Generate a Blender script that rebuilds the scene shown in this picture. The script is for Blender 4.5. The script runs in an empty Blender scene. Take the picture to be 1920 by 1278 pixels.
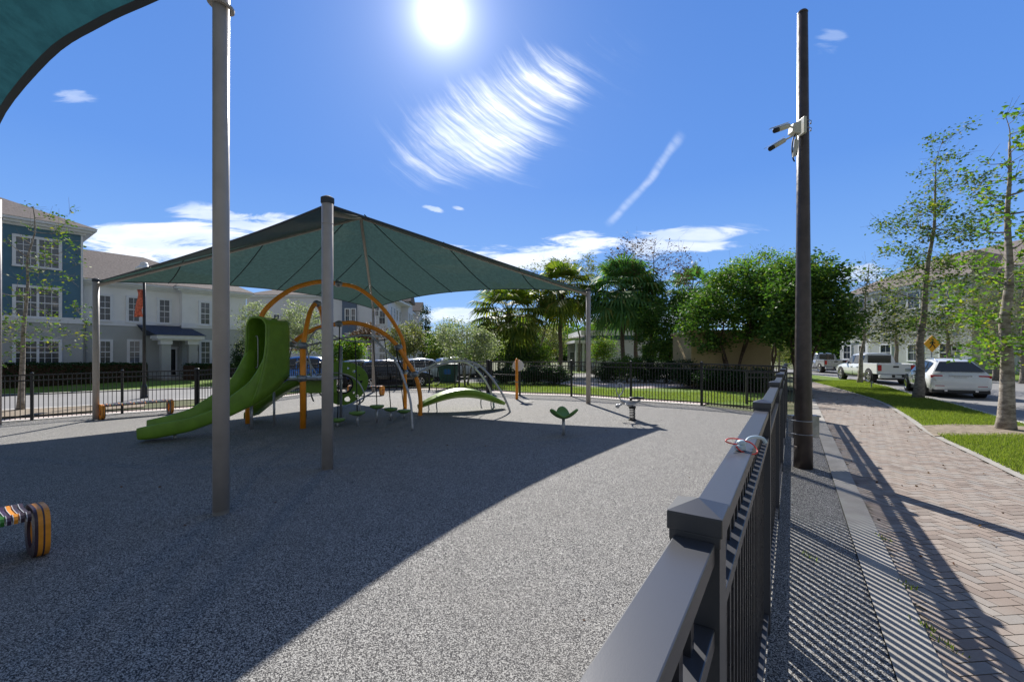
import bpy, bmesh, math, random
import numpy as np
from mathutils import Vector, Matrix
random.seed(7); RNG=np.random.default_rng(7)
R=math.radians
C=bpy.context.scene.collection
# ---------------------------------------------------------------- camera
EYE=1.93; F=810.0; HX=960.0; HY=661.0
cam_d=bpy.data.cameras.new('camera'); cam=bpy.data.objects.new('camera',cam_d); C.objects.link(cam)
cam_d.sensor_width=36; cam_d.lens=F/1920*36; cam_d.shift_y=(HY-639)/1920; cam_d.clip_end=2000; cam_d.clip_start=.05
cam.location=(0,0,EYE); cam.rotation_euler=(R(90),0,0)
bpy.context.scene.camera=cam
# ---------------------------------------------------------------- sun and sky
SUN_AZ=-9.26; SUN_EL=37.6
sd=Vector((math.sin(R(SUN_AZ))*math.cos(R(SUN_EL)),math.cos(R(SUN_AZ))*math.cos(R(SUN_EL)),math.sin(R(SUN_EL))))
sl=bpy.data.lights.new('sun','SUN'); sl.energy=5.0; sl.angle=R(.53); sl.color=(1,.95,.87)
so=bpy.data.objects.new('sun',sl); C.objects.link(so); so.rotation_euler=sd.to_track_quat('Z','Y').to_euler(); so.location=(0,0,30)
sc=bpy.context.scene
sc.view_settings.view_transform='Standard'; sc.view_settings.look='None'; sc.view_settings.exposure=0.6; sc.view_settings.gamma=1
sc.render.engine='CYCLES'
w=bpy.data.worlds.new('World'); sc.world=w; w.use_nodes=True
class NT:
    def __init__(s,nt): s.nt=nt; s.n=nt.nodes; s.l=nt.links
    def node(s,t,**k):
        n=s.n.new(t)
        for a,b in k.items(): setattr(n,a,b)
        return n
    def put(s,sock,v):
        if isinstance(v,(int,float)): sock.default_value=v
        elif isinstance(v,(tuple,list)):
            sock.default_value=tuple(v) if len(v)==len(sock.default_value) else tuple(v)+(1,)
        else: s.l.new(v,sock)
    def m(s,op,a,b=0,c=0,clamp=False):
        n=s.node('ShaderNodeMath',operation=op,use_clamp=clamp); s.put(n.inputs[0],a); s.put(n.inputs[1],b); s.put(n.inputs[2],c); return n.outputs[0]
    def comb(s,x,y,z=0):
        n=s.node('ShaderNodeCombineXYZ'); s.put(n.inputs[0],x); s.put(n.inputs[1],y); s.put(n.inputs[2],z); return n.outputs[0]
    def sep(s,v):
        n=s.node('ShaderNodeSeparateXYZ'); s.put(n.inputs[0],v); return n.outputs
    def noise(s,v,scale=5,detail=4,rough=.5,dist=0,out='Fac'):
        n=s.node('ShaderNodeTexNoise'); 
        if v is not None: s.put(n.inputs['Vector'],v)
        n.inputs['Scale'].default_value=scale; n.inputs['Detail'].default_value=detail; n.inputs['Roughness'].default_value=rough; n.inputs['Distortion'].default_value=dist
        return n.outputs[out]
    def ss(s,v,lo,hi,a=0,b=1):
        n=s.node('ShaderNodeMapRange',interpolation_type='SMOOTHSTEP'); s.put(n.inputs[0],v)
        for i,x in enumerate((lo,hi,a,b)): s.put(n.inputs[i+1],x)
        return n.outputs[0]
    def mix(s,f,a,b,mode='MIX'):
        n=s.node('ShaderNodeMix',data_type='RGBA',blend_type=mode); s.put(n.inputs[0],f); s.put(n.inputs[6],a); s.put(n.inputs[7],b); return n.outputs[2]
    def ramp(s,v,stops):
        n=s.node('ShaderNodeValToRGB'); s.put(n.inputs[0],v); e=n.color_ramp.elements
        while len(e)<len(stops): e.new(.5)
        for i,(p,c) in enumerate(stops): e[i].position=p; e[i].color=tuple(c)+(1,)
        return n.outputs[0]
def world():
    t=NT(w.node_tree); t.n.clear()
    out=t.node('ShaderNodeOutputWorld'); bg=t.node('ShaderNodeBackground'); t.l.new(bg.outputs[0],out.inputs[0])
    sky=t.node('ShaderNodeTexSky',sky_type='NISHITA',sun_disc=False,sun_elevation=R(SUN_EL),sun_rotation=R(SUN_AZ),altitude=0,air_density=1,dust_density=.25,ozone_density=3)
    tc=t.node('ShaderNodeTexCoord'); d=t.sep(tc.outputs['Generated']); X,Y,Z=d[0],d[1],d[2]
    # gradient that pulls the sky towards the clear blue of the day
    g=t.ramp(t.m('MAXIMUM',Z,0),[(0,(3.2,5.2,8.2)),(.12,(1.8,3.75,7.7)),(.35,(1.0,2.6,6.9)),(.75,(.65,1.9,5.7))])
    back=t.ramp(t.m('MAXIMUM',Z,0),[(0,(3.3,3.6,4.1)),(.3,(2.1,2.4,2.9)),(1,(1.35,1.65,2.2))])
    g=t.mix(t.ss(Y,-.1,.45),back,g)
    col=t.mix(.9,sky.outputs[0],g)
    # direction relative to north-ish axis -> flat cloud coordinates
    yy=t.m('MAXIMUM',Y,.05); u=t.m('DIVIDE',X,yy); v=t.m('DIVIDE',Z,yy)
    def px(x): return (x-HX)/F
    def py(y): return (HY-y)/F
    def loc(x,y,ang):   # rotated coordinates round a centre
        a=R(ang); du=t.m('SUBTRACT',u,px(x)); dv=t.m('SUBTRACT',v,py(y))
        p=t.m('ADD',t.m('MULTIPLY',du,math.cos(a)),t.m('MULTIPLY',dv,math.sin(a)))
        q=t.m('ADD',t.m('MULTIPLY',du,-math.sin(a)),t.m('MULTIPLY',dv,math.cos(a)))
        return p,q
    def ell(p,q,a,b,lo=.35,hi=1.0):
        r=t.m('SQRT',t.m('ADD',t.m('POWER',t.m('DIVIDE',p,a),2),t.m('POWER',t.m('DIVIDE',q,b),2)))
        return t.ss(r,lo,hi,1,0)
    uv=t.comb(u,v,0)
    masks=[]
    # 1 big cirrus plume
    p,q=loc(925,225,30)
    wn=t.noise(uv,3.0,3,.5)
    ps=t.m('ADD',p,t.m('MULTIPLY',t.m('SUBTRACT',wn,.5),.12))
    P2,Q2=loc(925,225,-56)      # strands run down to the right, bending flat
    bend=t.m('ADD',Q2,t.m('MULTIPLY',t.m('POWER',t.m('ADD',P2,.13),2),-1.35))
    bend=t.m('ADD',bend,t.m('MULTIPLY',t.m('SUBTRACT',wn,.5),.05))
    soft=t.noise(uv,4.5,4,.55)
    fib=t.noise(t.comb(t.m('MULTIPLY',P2,2.2),t.m('ADD',t.m('MULTIPLY',bend,34),t.m('MULTIPLY',soft,1.6)),.3),1.0,8,.68,.4)
    fine=t.noise(t.comb(t.m('MULTIPLY',P2,5),t.m('MULTIPLY',bend,95),.9),1.0,3,.6,.2)
    e1=ell(ps,q,.335,.165,.1,1.0)
    f1=t.m('ADD',t.ss(fib,.36,.68),t.m('MULTIPLY',t.ss(fine,.38,.68),.45))
    edge=t.m('ADD',t.m('ADD',t.m('MULTIPLY',e1,1.0),t.m('MULTIPLY',t.m('SUBTRACT',soft,.5),.8)),t.m('MULTIPLY',t.m('SUBTRACT',fib,.5),.95))
    c1=t.m('MULTIPLY',t.ss(edge,.05,1.0),t.m('ADD',t.m('MULTIPLY',f1,.66),.20))
    c1=t.m('MULTIPLY',c1,ell(p,q,.42,.22,.6,1.0))
    masks.append(t.m('MULTIPLY',c1,1.1))
    # 2 contrail
    p,q=loc(1215,342,49.5)
    q=t.m('ADD',q,t.m('MULTIPLY',t.m('SUBTRACT',t.noise(uv,7,2),.5),.035))
    q=t.m('SUBTRACT',q,t.m('MULTIPLY',t.m('POWER',p,2),.5))
    c2=t.m('MULTIPLY',t.ss(t.m('ABSOLUTE',q),.001,.014,1,0),t.ss(t.m('ABSOLUTE',p),.11,.145,1,0))
    c2=t.m('MULTIPLY',c2,t.ss(t.noise(t.comb(t.m('MULTIPLY',p,60),t.m('MULTIPLY',q,15)),1,3),.2,.6,.25,.75))
    masks.append(t.m('MULTIPLY',c2,.45))
    # 3 cloud banks low in the sky
    st=t.noise(t.comb(t.m('MULTIPLY',u,3.4),t.m('MULTIPLY',v,22)),1.0,9,.66,.7)
    st2=t.noise(t.comb(t.m('MULTIPLY',u,6),t.m('MULTIPLY',v,26),4),1.0,6,.6,.6)
    def bank(x,y,a,b,ang=0,gain=1.0,src=st,lo=.40,hi=.66):
        p,q=loc(x,y,ang); e=ell(p,q,a/F,b/F,.2,1.0)
        s=t.m('ADD',t.m('MULTIPLY_ADD',src,1.7,-.35),t.m('MULTIPLY',t.m('SUBTRACT',e,.72),.5))
        masks.append(t.m('MULTIPLY',t.m('MULTIPLY',t.ss(s,lo,hi),t.ss(e,0,.6)),gain))
    bank(300,455,380,80,-3,1.1); bank(520,420,300,38,-8,.7,st2); bank(980,478,330,58,3,1.05); bank(1270,455,240,44,4,.7,st2)
    bank(1090,440,90,16,3,.7,st2); bank(830,592,330,30,0,.85); bank(1200,600,330,26,0,.8); bank(700,630,900,22,0,.6); bank(1600,510,150,28,0,.5,st2)
    bank(128,184,90,34,-8,.35,st2,.42,.75); bank(815,392,40,9,-14,.6,st2,.4,.7); bank(858,390,26,7,-14,.5,st2,.4,.7); bank(1555,80,60,50,60,.22,st2,.42,.8)
    bank(-400,470,500,90,0,.9); bank(2500,450,600,80,0,.8)
    tot=masks[0]
    for k in masks[1:]: tot=t.m('MAXIMUM',tot,k)
    tot=t.m('MULTIPLY',tot,t.ss(Y,.05,.2)); tot=t.m('MINIMUM',tot,.96)
    shade=t.mix(t.ss(t.noise(t.comb(t.m('MULTIPLY',u,5),t.m('MULTIPLY',v,22)),1,5),.35,.7),(7.0,8.0,9.6),(10.2,10.4,10.7))
    col=t.mix(tot,col,shade)
    # sun: bright disc in a soft aureole
    vm=t.node('ShaderNodeVectorMath',operation='DOT_PRODUCT'); t.l.new(tc.outputs['Generated'],vm.inputs[0]); vm.inputs[1].default_value=tuple(sd)
    ang=t.m('MULTIPLY',t.m('ARCCOSINE',t.m('MINIMUM',vm.outputs['Value'],.999999)),180/math.pi)
    glow=t.m('ADD',t.m('MULTIPLY',t.m('EXPONENT',t.m('DIVIDE',ang,-1.45)),26),t.m('MULTIPLY',t.m('EXPONENT',t.m('DIVIDE',ang,-6.0)),2.9))
    gn=t.node('ShaderNodeVectorMath',operation='SCALE'); gn.inputs[0].default_value=(1,1.0,1.0); t.l.new(glow,gn.inputs['Scale'])
    ad=t.node('ShaderNodeVectorMath',operation='ADD'); t.l.new(col,ad.inputs[0]); t.l.new(gn.outputs[0],ad.inputs[1])
    t.l.new(ad.outputs[0],bg.inputs[0]); bg.inputs[1].default_value=.082
world()
# ---------------------------------------------------------------- terrain height
fd=Vector((math.sin(R(33)),math.cos(R(33)),0)); TAN=math.tan(R(33))
CP=[(-2.87,6.7,.14),(-13.6,14.1,-.23),(-7.3,22.7,-.14),(2.9,16.3,0),(6.8,15.6,.02),(2.6,18.9,.02),(-16,14.4,-.33),(-14.1,15.7,-.285),(-12.3,17,-.28),
 (-3.3,4.9,.11),(-4.1,3.9,.1),(-5.3,11,0),(-7.3,9.2,0.0),(-2.5,10.8,0),(3.4,12.1,0),(1.2,10.1,0),(0,14,0),(-8.2,24,-.15),(-1,21,-.02),
 (-26,21,-.33),(-19,18,-.33),(-18,13,-.36),(-15,22,-.3),(-28,31,0),(-20,37,0),(-36,25,0),(-10,30,-.2),(0,33,-.05),(12,30,0),(20,20,0),(30,30,0),(0,-8,0),(-12,0,0),(10,0,0),(-25,5,-.3),(-10,45,0),(20,50,0)]
CP+=[(-.2+TAN*y,y,0) for y in (-2,1,4,7,10,13)]+[(3+TAN*y,y,0) for y in (0,5,10,16,24)]
CPA=np.array(CP)
def Hn(x,y):
    x=np.asarray(x,float); y=np.asarray(y,float)
    d=(x[...,None]-CPA[:,0])**2+(y[...,None]-CPA[:,1])**2
    wt=1/(d+1.2)**1.6
    return (wt*CPA[:,2]).sum(-1)/wt.sum(-1)
def H(x,y): return float(Hn(np.array(x),np.array(y)))
def P(x,y,Y): return Vector(((x-HX)/F*Y,Y,EYE+(HY-y)/F*Y))
def G(x,y,up=0):            # point on the ground
    Y=15.
    for _ in range(25):
        X=(x-HX)/F*Y; Y=.5*Y+.5*(EYE-H(X,Y)-up)*F/(y-HY)
    return Vector(((x-HX)/F*Y,Y,H((x-HX)/F*Y,Y)))
def OP(A,B,x,y):            # point of the upright plane through A and B
    k=(x-HX)/F; dx,dy=B[0]-A[0],B[1]-A[1]
    t=(k*A[1]-A[0])/(dx-k*dy); Y=A[1]+t*dy
    return Vector((k*Y,Y,EYE+(HY-y)/F*Y))
# ---------------------------------------------------------------- object helpers
def tag(o,label=None,cat=None,group=None,kind=None):
    if label: o['label']=label
    if cat: o['category']=cat
    if group: o['group']=group
    if kind: o['kind']=kind
    return o
def empty(name,loc,rz=0,label=None,cat=None,group=None):
    o=bpy.data.objects.new(name,None); C.objects.link(o); o.location=loc; o.rotation_euler=(0,0,rz); o.empty_display_size=.2
    return tag(o,label,cat,group)
def children(o): return [c for c in bpy.data.objects if c.parent==o]
def copy_tree(o,parent=None):
    ch=children(o); c=o.copy(); C.objects.link(c); c.parent=parent
    for k in ch: copy_tree(k,c)
    return c
def smooth_path(pts,n=6):
    pts=[Vector(p) for p in pts]
    if len(pts)<3: return pts
    out=[]
    for i in range(len(pts)-1):
        p0=pts[max(i-1,0)];p1=pts[i];p2=pts[i+1];p3=pts[min(i+2,len(pts)-1)]
        for j in range(n):
            t=j/n; out.append(.5*((2*p1)+(p2-p0)*t+(2*p0-5*p1+4*p2-p3)*t*t+(3*p1-p0-3*p2+p3)*t**3))
    out.append(pts[-1]); return out
class MB:
    def __init__(s): s.v=[]; s.f=[]; s.mi=[]; s.cur=0; s.off=None
    def add(s,vs,fs):
        b=len(s.v); s.v+= [tuple(v) for v in vs]; s.f+=[tuple(i+b for i in f) for f in fs]; s.mi+=[s.cur]*len(fs); return s
    def box(s,c,d,ax=None):
        c=Vector(c); ax=ax or (Vector((1,0,0)),Vector((0,1,0)),Vector((0,0,1)))
        vs=[c+ax[0]*(i*d[0]/2)+ax[1]*(j*d[1]/2)+ax[2]*(k*d[2]/2) for i in (-1,1) for j in (-1,1) for k in (-1,1)]
        return s.add(vs,[(0,1,3,2),(4,6,7,5),(0,4,5,1),(2,3,7,6),(0,2,6,4),(1,5,7,3)])
    def bar(s,a,b,wd,h,up=(0,0,1)):
        a=Vector(a);b=Vector(b);d=(b-a);L=d.length;d=d/L;up=Vector(up);sx=d.cross(up).normalized();u=sx.cross(d)
        return s.box((a+b)/2,(L,wd,h),(d,sx,u))
    def tube(s,pts,r,n=8,smooth=0,cap=True):
        if smooth: pts=smooth_path(pts,smooth)
        pts=[Vector(p) for p in pts]; m=len(pts)
        rs=r if isinstance(r,(list,tuple)) else [r]*m
        if len(rs)!=m: rs=[rs[0]+(rs[-1]-rs[0])*i/(m-1) for i in range(m)]
        vs=[];prev=None
        for i,p in enumerate(pts):
            d=(pts[min(i+1,m-1)]-pts[max(i-1,0)]); d=d.normalized() if d.length>1e-9 else Vector((0,0,1))
            if prev is None:
                a=Vector((0,0,1)) if abs(d.z)<.9 else Vector((1,0,0)); a=d.cross(a).normalized()
            else:
                a=(prev-d*prev.dot(d)); a=a.normalized() if a.length>1e-6 else d.orthogonal().normalized()
            prev=a; b=d.cross(a)
            for k in range(n):
                t=2*math.pi*k/n; vs.append(p+(a*math.cos(t)+b*math.sin(t))*rs[i])
        fs=[(i*n+k,i*n+(k+1)%n,(i+1)*n+(k+1)%n,(i+1)*n+k) for i in range(m-1) for k in range(n)]
        if cap: fs+=[tuple(range(n))[::-1],tuple((m-1)*n+k for k in range(n))]
        return s.add(vs,fs)
    def lathe(s,c,prof,n=16,ax=None):
        c=Vector(c); ax=ax or (Vector((1,0,0)),Vector((0,1,0)),Vector((0,0,1)))
        vs=[c+(ax[0]*math.cos(2*math.pi*k/n)+ax[1]*math.sin(2*math.pi*k/n))*max(r,1e-4)+ax[2]*z for r,z in prof for k in range(n)]
        m=len(prof); fs=[(i*n+k,i*n+(k+1)%n,(i+1)*n+(k+1)%n,(i+1)*n+k) for i in range(m-1) for k in range(n)]
        fs+=[tuple(range(n))[::-1],tuple((m-1)*n+k for k in range(n))]
        return s.add(vs,fs)
    def ball(s,c,r,n=14,sz=1):
        return s.lathe(c,[(r*math.sin(math.pi*i/10),-r*sz*math.cos(math.pi*i/10)) for i in range(11)],n)
    def grid(s,rows,closed=False):
        m=len(rows);n=len(rows[0]); vs=[p for r in rows for p in r]
        return s.add(vs,[(i*n+k,i*n+(k+1)%n,(i+1)*n+(k+1)%n,(i+1)*n+k) for i in range(m-1) for k in range(n if closed else n-1)])
    def prism(s,poly,vec):     # poly: list of 3d points, extruded by vec
        n=len(poly); vec=Vector(vec); vs=[Vector(p) for p in poly]+[Vector(p)+vec for p in poly]
        return s.add(vs,[tuple(range(n))[::-1],tuple(range(n,2*n))]+[(i,(i+1)%n,(i+1)%n+n,i+n) for i in range(n)])
    def build(s,name,mat,parent=None,smooth=False,bevel=0,solid=0,fix=True):
        me=bpy.data.meshes.new(name); v=s.v
        if parent is not None and PB.get(parent.name):
            M=PB[parent.name]; v=[tuple(M@Vector(p)) for p in v]
        me.from_pydata(v,[],s.f)
        mats=mat if isinstance(mat,(list,tuple)) else [mat]
        for q in mats: me.materials.append(q)
        if len(mats)>1: me.polygons.foreach_set('material_index',s.mi)
        if fix:
            bm=bmesh.new(); bm.from_mesh(me); bmesh.ops.recalc_face_normals(bm,faces=bm.faces); bm.to_mesh(me); bm.free()
        if smooth: me.polygons.foreach_set('use_smooth',[True]*len(me.polygons))
        o=bpy.data.objects.new(name,me); C.objects.link(o); o.parent=parent
        if solid: m=o.modifiers.new('solid','SOLIDIFY'); m.thickness=solid; m.offset=0
        if bevel: m=o.modifiers.new('bevel','BEVEL'); m.width=bevel; m.segments=2; m.limit_method='ANGLE'; m.angle_limit=R(40)
        if smooth and (bevel or smooth==2):
            m=o.modifiers.new('wn','WEIGHTED_NORMAL'); m.keep_sharp=True
        return o
PB={}
def wempty(name,loc,label,cat,group=None):      # thing whose parts are given in world coordinates
    o=empty(name,loc,0,label,cat,group); PB[o.name]=Matrix.Translation(-Vector(loc)); return o
# ---------------------------------------------------------------- materials
M={}
def mat(name,col,rough=.6,metal=0,spec=.5,nscale=0,namt=.15,bump=0,bscale=40,coat=0,col2=None,coord='Object',trans=0):
    m=bpy.data.materials.new(name); m.use_nodes=True; t=NT(m.node_tree); b=t.n['Principled BSDF']
    b.inputs['Roughness'].default_value=rough; b.inputs['Metallic'].default_value=metal; b.inputs['Specular IOR Level'].default_value=spec; b.inputs['Coat Weight'].default_value=coat
    b.inputs['Base Color'].default_value=tuple(col)+(1,)
    tc=t.node('ShaderNodeTexCoord').outputs[coord]
    if nscale:
        c2=col2 or tuple(c*(1-namt) for c in col); c1=col if col2 else tuple(min(1,c*(1+namt)) for c in col)
        f=t.ss(t.noise(tc,nscale,6,.6),.32,.68); t.l.new(t.mix(f,c1,c2),b.inputs['Base Color'])
        t.l.new(t.ss(t.noise(tc,nscale*2.7,4),.3,.7,max(.02,rough-.08),min(1,rough+.1)),b.inputs['Roughness'])
    if bump:
        bn=t.node('ShaderNodeBump'); bn.inputs['Strength'].default_value=bump; bn.inputs['Distance'].default_value=.01
        t.l.new(t.noise(tc,bscale,5,.6),bn.inputs['Height']); t.l.new(bn.outputs[0],b.inputs['Normal'])
    M[name]=m; return m
mat('black_paint',(.016,.017,.021),.34,0,.5,9,.25,.05,300)
mat('rail_paint',(.052,.055,.064),.34,0,.6,0,.05,.04,500)
mat('post_taupe',(.40,.36,.325),.42,0,.5,3,.07,.04,200)
mat('pole_bronze',(.062,.048,.043),.38,0,.5,4,.25,.06,120)
mat('orange',(.90,.30,.015),.36,0,.5,5,.09,.03,150)
mat('green_plastic',(.185,.34,.03),.40,0,.5,3,.12,.05,120)
mat('green_pod',(.14,.28,.06),.5,0,.5,6,.15,.1,80)
mat('green_panel',(.16,.32,.02),.45,0,.5,6,.08)
mat('galv',(.33,.35,.38),.38,.75,.5,9,.18)
mat('grey_metal',(.42,.43,.45),.35,.5,.5,9,.12)
mat('rope',(.02,.02,.022),.8)
mat('rubber_black',(.015,.015,.016),.6)
mat('glass_dark',(.012,.016,.022),.06,0,.8)
mat('window_glass',(.03,.04,.055),.08,0,.9,1.3,.5)
mat('white_trim',(.74,.75,.78),.55,0,.4,2,.05)
mat('wall_white',(.82,.81,.80),.85,0,.2,.8,.04,.15,30)
mat('wall_grey',(.42,.435,.43),.85,0,.2,.8,.05,.15,30)
mat('wall_blue',(.095,.19,.265),.75,0,.3,.8,.07,.1,30)
mat('wall_lilac',(.70,.70,.76),.85,0,.2,.5,.04)
mat('wall_slate',(.13,.17,.25),.85,0,.2,.5,.05)
mat('wall_tan',(.40,.31,.17),.85,0,.2,1,.08,.1,30)
mat('shingle',(.17,.145,.135),.9,0,.2,9,.28,.5,22)
mat('shingle_blue',(.055,.07,.11),.8,0,.2,9,.22,.4,22)
mat('car_white',(.74,.76,.76),.18,0,.5,2,.02,0,40,1)
mat('car_silver',(.42,.43,.45),.22,.4,.5,2,.02,0,40,1)
mat('car_blue',(.01,.14,.50),.2,0,.5,2,.04,0,40,1)
mat('car_black',(.012,.013,.015),.18,0,.5,2,.1,0,40,1)
mat('car_trim',(.02,.02,.022),.55)
mat('tyre',(.018,.018,.018),.85)
mat('tail_red',(.45,.012,.015),.15)
mat('chrome',(.7,.7,.72),.15,1)
mat('plate_white',(.6,.62,.6),.5)
mat('concrete',(.36,.34,.31),.9,0,.2,2.2,.13,.3,90)
mat('curb_conc',(.55,.53,.50),.9,0,.2,1.5,.12,.3,60)
mat('sidewalk_pink',(.50,.42,.38),.9,0,.2,1.4,.14,.3,60)
mat('cam_cream',(.55,.54,.46),.4,0,.5,12,.05)
mat('banner',(.62,.16,.10),.75,0,.2,14,.35)
mat('lamp_white',(.78,.77,.72),.3)
mat('sign_yellow',(.85,.42,.02),.5)
mat('sign_white',(.72,.72,.72),.5)
mat('navy',(.015,.025,.07),.5)
mat('red_cord',(.72,.05,.03),.4)
mat('soft_white',(.50,.62,.70),.35)
mat('mulch',(.055,.035,.025),.95,0,.1,20,.4,.8,60)
mat('dirt',(.27,.225,.175),.95,0,.1,7,.28,.6,60)
mat('bin_green',(.02,.09,.09),.5)
mat('teal_band',(.07,.17,.16),.6)
mat('wood_dark',(.05,.03,.04),.35,0,.5,8,.3)
mat('bench_orange',(.80,.30,.025),.35,0,.5,8,.15)
mat('bench_green',(.03,.16,.02),.35); mat('bench_white',(.55,.56,.60),.3); mat('bench_purple',(.05,.025,.06),.35)
def bark(name,c1,c2,s=6):
    m=mat(name,c1,.9,0,.15); t=NT(m.node_tree); b=t.n['Principled BSDF']; tc=t.node('ShaderNodeTexCoord').outputs['Object']
    x=t.sep(tc); vv=t.comb(x[0],x[1],t.m('MULTIPLY',x[2],2.2))
    f=t.ss(t.noise(vv,s,7,.65),.35,.65); t.l.new(t.mix(f,c1,c2),b.inputs['Base Color'])
    bn=t.node('ShaderNodeBump'); bn.inputs['Strength'].default_value=.7; bn.inputs['Distance'].default_value=.02; t.l.new(t.noise(vv,s*3,5,.6),bn.inputs['Height']); t.l.new(bn.outputs[0],b.inputs['Normal'])
bark('bark_grey',(.30,.27,.23),(.15,.13,.11)); bark('bark_pale',(.40,.36,.31),(.17,.145,.12),5); bark('bark_brown',(.13,.095,.07),(.05,.035,.027)); bark('bark_palm',(.24,.19,.15),(.09,.07,.055),9)
def leafmat(name,c1,c2,c3=None,tr=.4,rough=.45):
    m=bpy.data.materials.new(name); m.use_nodes=True; t=NT(m.node_tree); b=t.n['Principled BSDF']; out=t.n['Material Output']
    g=t.node('ShaderNodeNewGeometry'); r=g.outputs['Random Per Island']
    st=[(0,c1),(.8,c2)]+([(.97,c3)] if c3 else [])
    c=t.ramp(r,st); t.l.new(c,b.inputs['Base Color']); b.inputs['Roughness'].default_value=rough+.1; b.inputs['Specular IOR Level'].default_value=.22
    tl=t.node('ShaderNodeBsdfTranslucent'); t.l.new(t.mix(1,c,(1.25,1.45,.55),'MULTIPLY'),tl.inputs[0])
    mx=t.node('ShaderNodeMixShader'); mx.inputs[0].default_value=tr; t.l.new(b.outputs[0],mx.inputs[1]); t.l.new(tl.outputs[0],mx.inputs[2]); t.l.new(mx.outputs[0],out.inputs[0]); M[name]=m
leafmat('leaf_deep',(.045,.10,.026),(.10,.20,.045),(.20,.26,.04),.38)
leafmat('leaf_bright',(.07,.16,.025),(.16,.27,.04),(.35,.33,.05),.5)
leafmat('leaf_maple',(.05,.10,.03),(.12,.19,.04),(.30,.27,.04),.45)
leafmat('leaf_olive',(.11,.13,.055),(.22,.23,.11),(.34,.30,.17),.4)
leafmat('leaf_pale',(.24,.27,.20),(.42,.44,.36),(.10,.16,.08),.35)
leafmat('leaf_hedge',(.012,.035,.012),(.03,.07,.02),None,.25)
leafmat('leaf_palm',(.06,.15,.06),(.13,.25,.09),(.22,.22,.06),.4)
leafmat('leaf_palm_yellow',(.07,.12,.025),(.19,.22,.04),(.32,.26,.06),.45)
leafmat('leaf_brown',(.10,.05,.03),(.18,.09,.05),None,.2)
leafmat('grass_blade',(.12,.16,.03),(.24,.29,.07),(.30,.30,.08),.45,.6)
def panes():
    m=M['window_glass']; t=NT(m.node_tree); b=t.n['Principled BSDF']; r=t.node('ShaderNodeObjectInfo').outputs['Random']; tc=t.node('ShaderNodeTexCoord').outputs['Object']
    z=t.sep(tc)[2]; sl_=t.m('SINE',t.m('MULTIPLY',z,110)); bl=t.mix(t.ss(sl_,-.6,.6),(.22,.23,.25),(.34,.35,.37))
    t.l.new(t.mix(t.m('MULTIPLY',t.ss(r,.55,.6),.32),(.03,.04,.055),bl),b.inputs['Base Color']); 
    for l in list(t.l):
        if l.to_socket==b.inputs['Roughness']: t.l.remove(l)
    b.inputs['Roughness'].default_value=.07
panes()
def rubber():
    m=bpy.data.materials.new('rubber_chips'); m.use_nodes=True; t=NT(m.node_tree); b=t.n['Principled BSDF']; tc=t.node('ShaderNodeTexCoord').outputs['Object']
    vo=t.node('ShaderNodeTexVoronoi'); t.put(vo.inputs['Vector'],tc); vo.inputs['Scale'].default_value=175; vo.inputs['Randomness'].default_value=1
    r=t.sep(vo.outputs['Color'])[0]
    chips=t.ramp(r,[(0,(.018,.018,.021)),(.44,(.045,.045,.049)),(.54,(.22,.214,.205)),(1.0,(.60,.585,.55))])
    big=t.noise(tc,.55,5,.6); mid=t.noise(tc,3.5,4,.6)
    c=t.mix(t.ss(big,.3,.7,0,.30),chips,(.19,.18,.168)); c=t.mix(t.ss(mid,.35,.75,0,.16),c,(.08,.083,.09)); 
    st=t.ss(t.noise(tc,14,3,.5),.70,.78,0,.25); c=t.mix(st,c,(.07,.07,.08))
    t.l.new(c,b.inputs['Base Color']); b.inputs['Roughness'].default_value=.86; b.inputs['Specular IOR Level'].default_value=.25
    bn=t.node('ShaderNodeBump'); bn.inputs['Strength'].default_value=.55; bn.inputs['Distance'].default_value=.004; t.l.new(vo.outputs['Distance'],bn.inputs['Height']); t.l.new(bn.outputs[0],b.inputs['Normal']); M['rubber']=m
rubber()
def grassmat(name,c1,c2,c3):
    m=bpy.data.materials.new(name); m.use_nodes=True; t=NT(m.node_tree); b=t.n['Principled BSDF']; tc=t.node('ShaderNodeTexCoord').outputs['Object']
    c=t.mix(t.ss(t.noise(tc,30,6,.7),.35,.65),c1,c2); c=t.mix(t.ss(t.noise(tc,.9,5,.65),.52,.72,0,.8),c,c3); t.l.new(c,b.inputs['Base Color']); b.inputs['Roughness'].default_value=.9; b.inputs['Specular IOR Level'].default_value=.15
    bn=t.node('ShaderNodeBump'); bn.inputs['Strength'].default_value=.8; bn.inputs['Distance'].default_value=.03; t.l.new(t.noise(tc,45,5,.7),bn.inputs['Height']); t.l.new(bn.outputs[0],b.inputs['Normal']); M[name]=m
grassmat('grass',(.085,.15,.025),(.17,.25,.04),(.21,.20,.09))
grassmat('earth',(.09,.11,.05),(.14,.14,.08),(.20,.16,.11))
def asphalt():
    m=bpy.data.materials.new('asphalt'); m.use_nodes=True; t=NT(m.node_tree); b=t.n['Principled BSDF']; tc=t.node('ShaderNodeTexCoord').outputs['Object']
    c=t.mix(t.noise(tc,180,3,.7),(.16,.16,.165),(.30,.295,.29)); c=t.mix(t.ss(t.noise(tc,.35,5,.6),.35,.7,0,.4),c,(.14,.14,.15)); t.l.new(c,b.inputs['Base Color']); b.inputs['Roughness'].default_value=.9
    M['asphalt']=m
asphalt()
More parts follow.
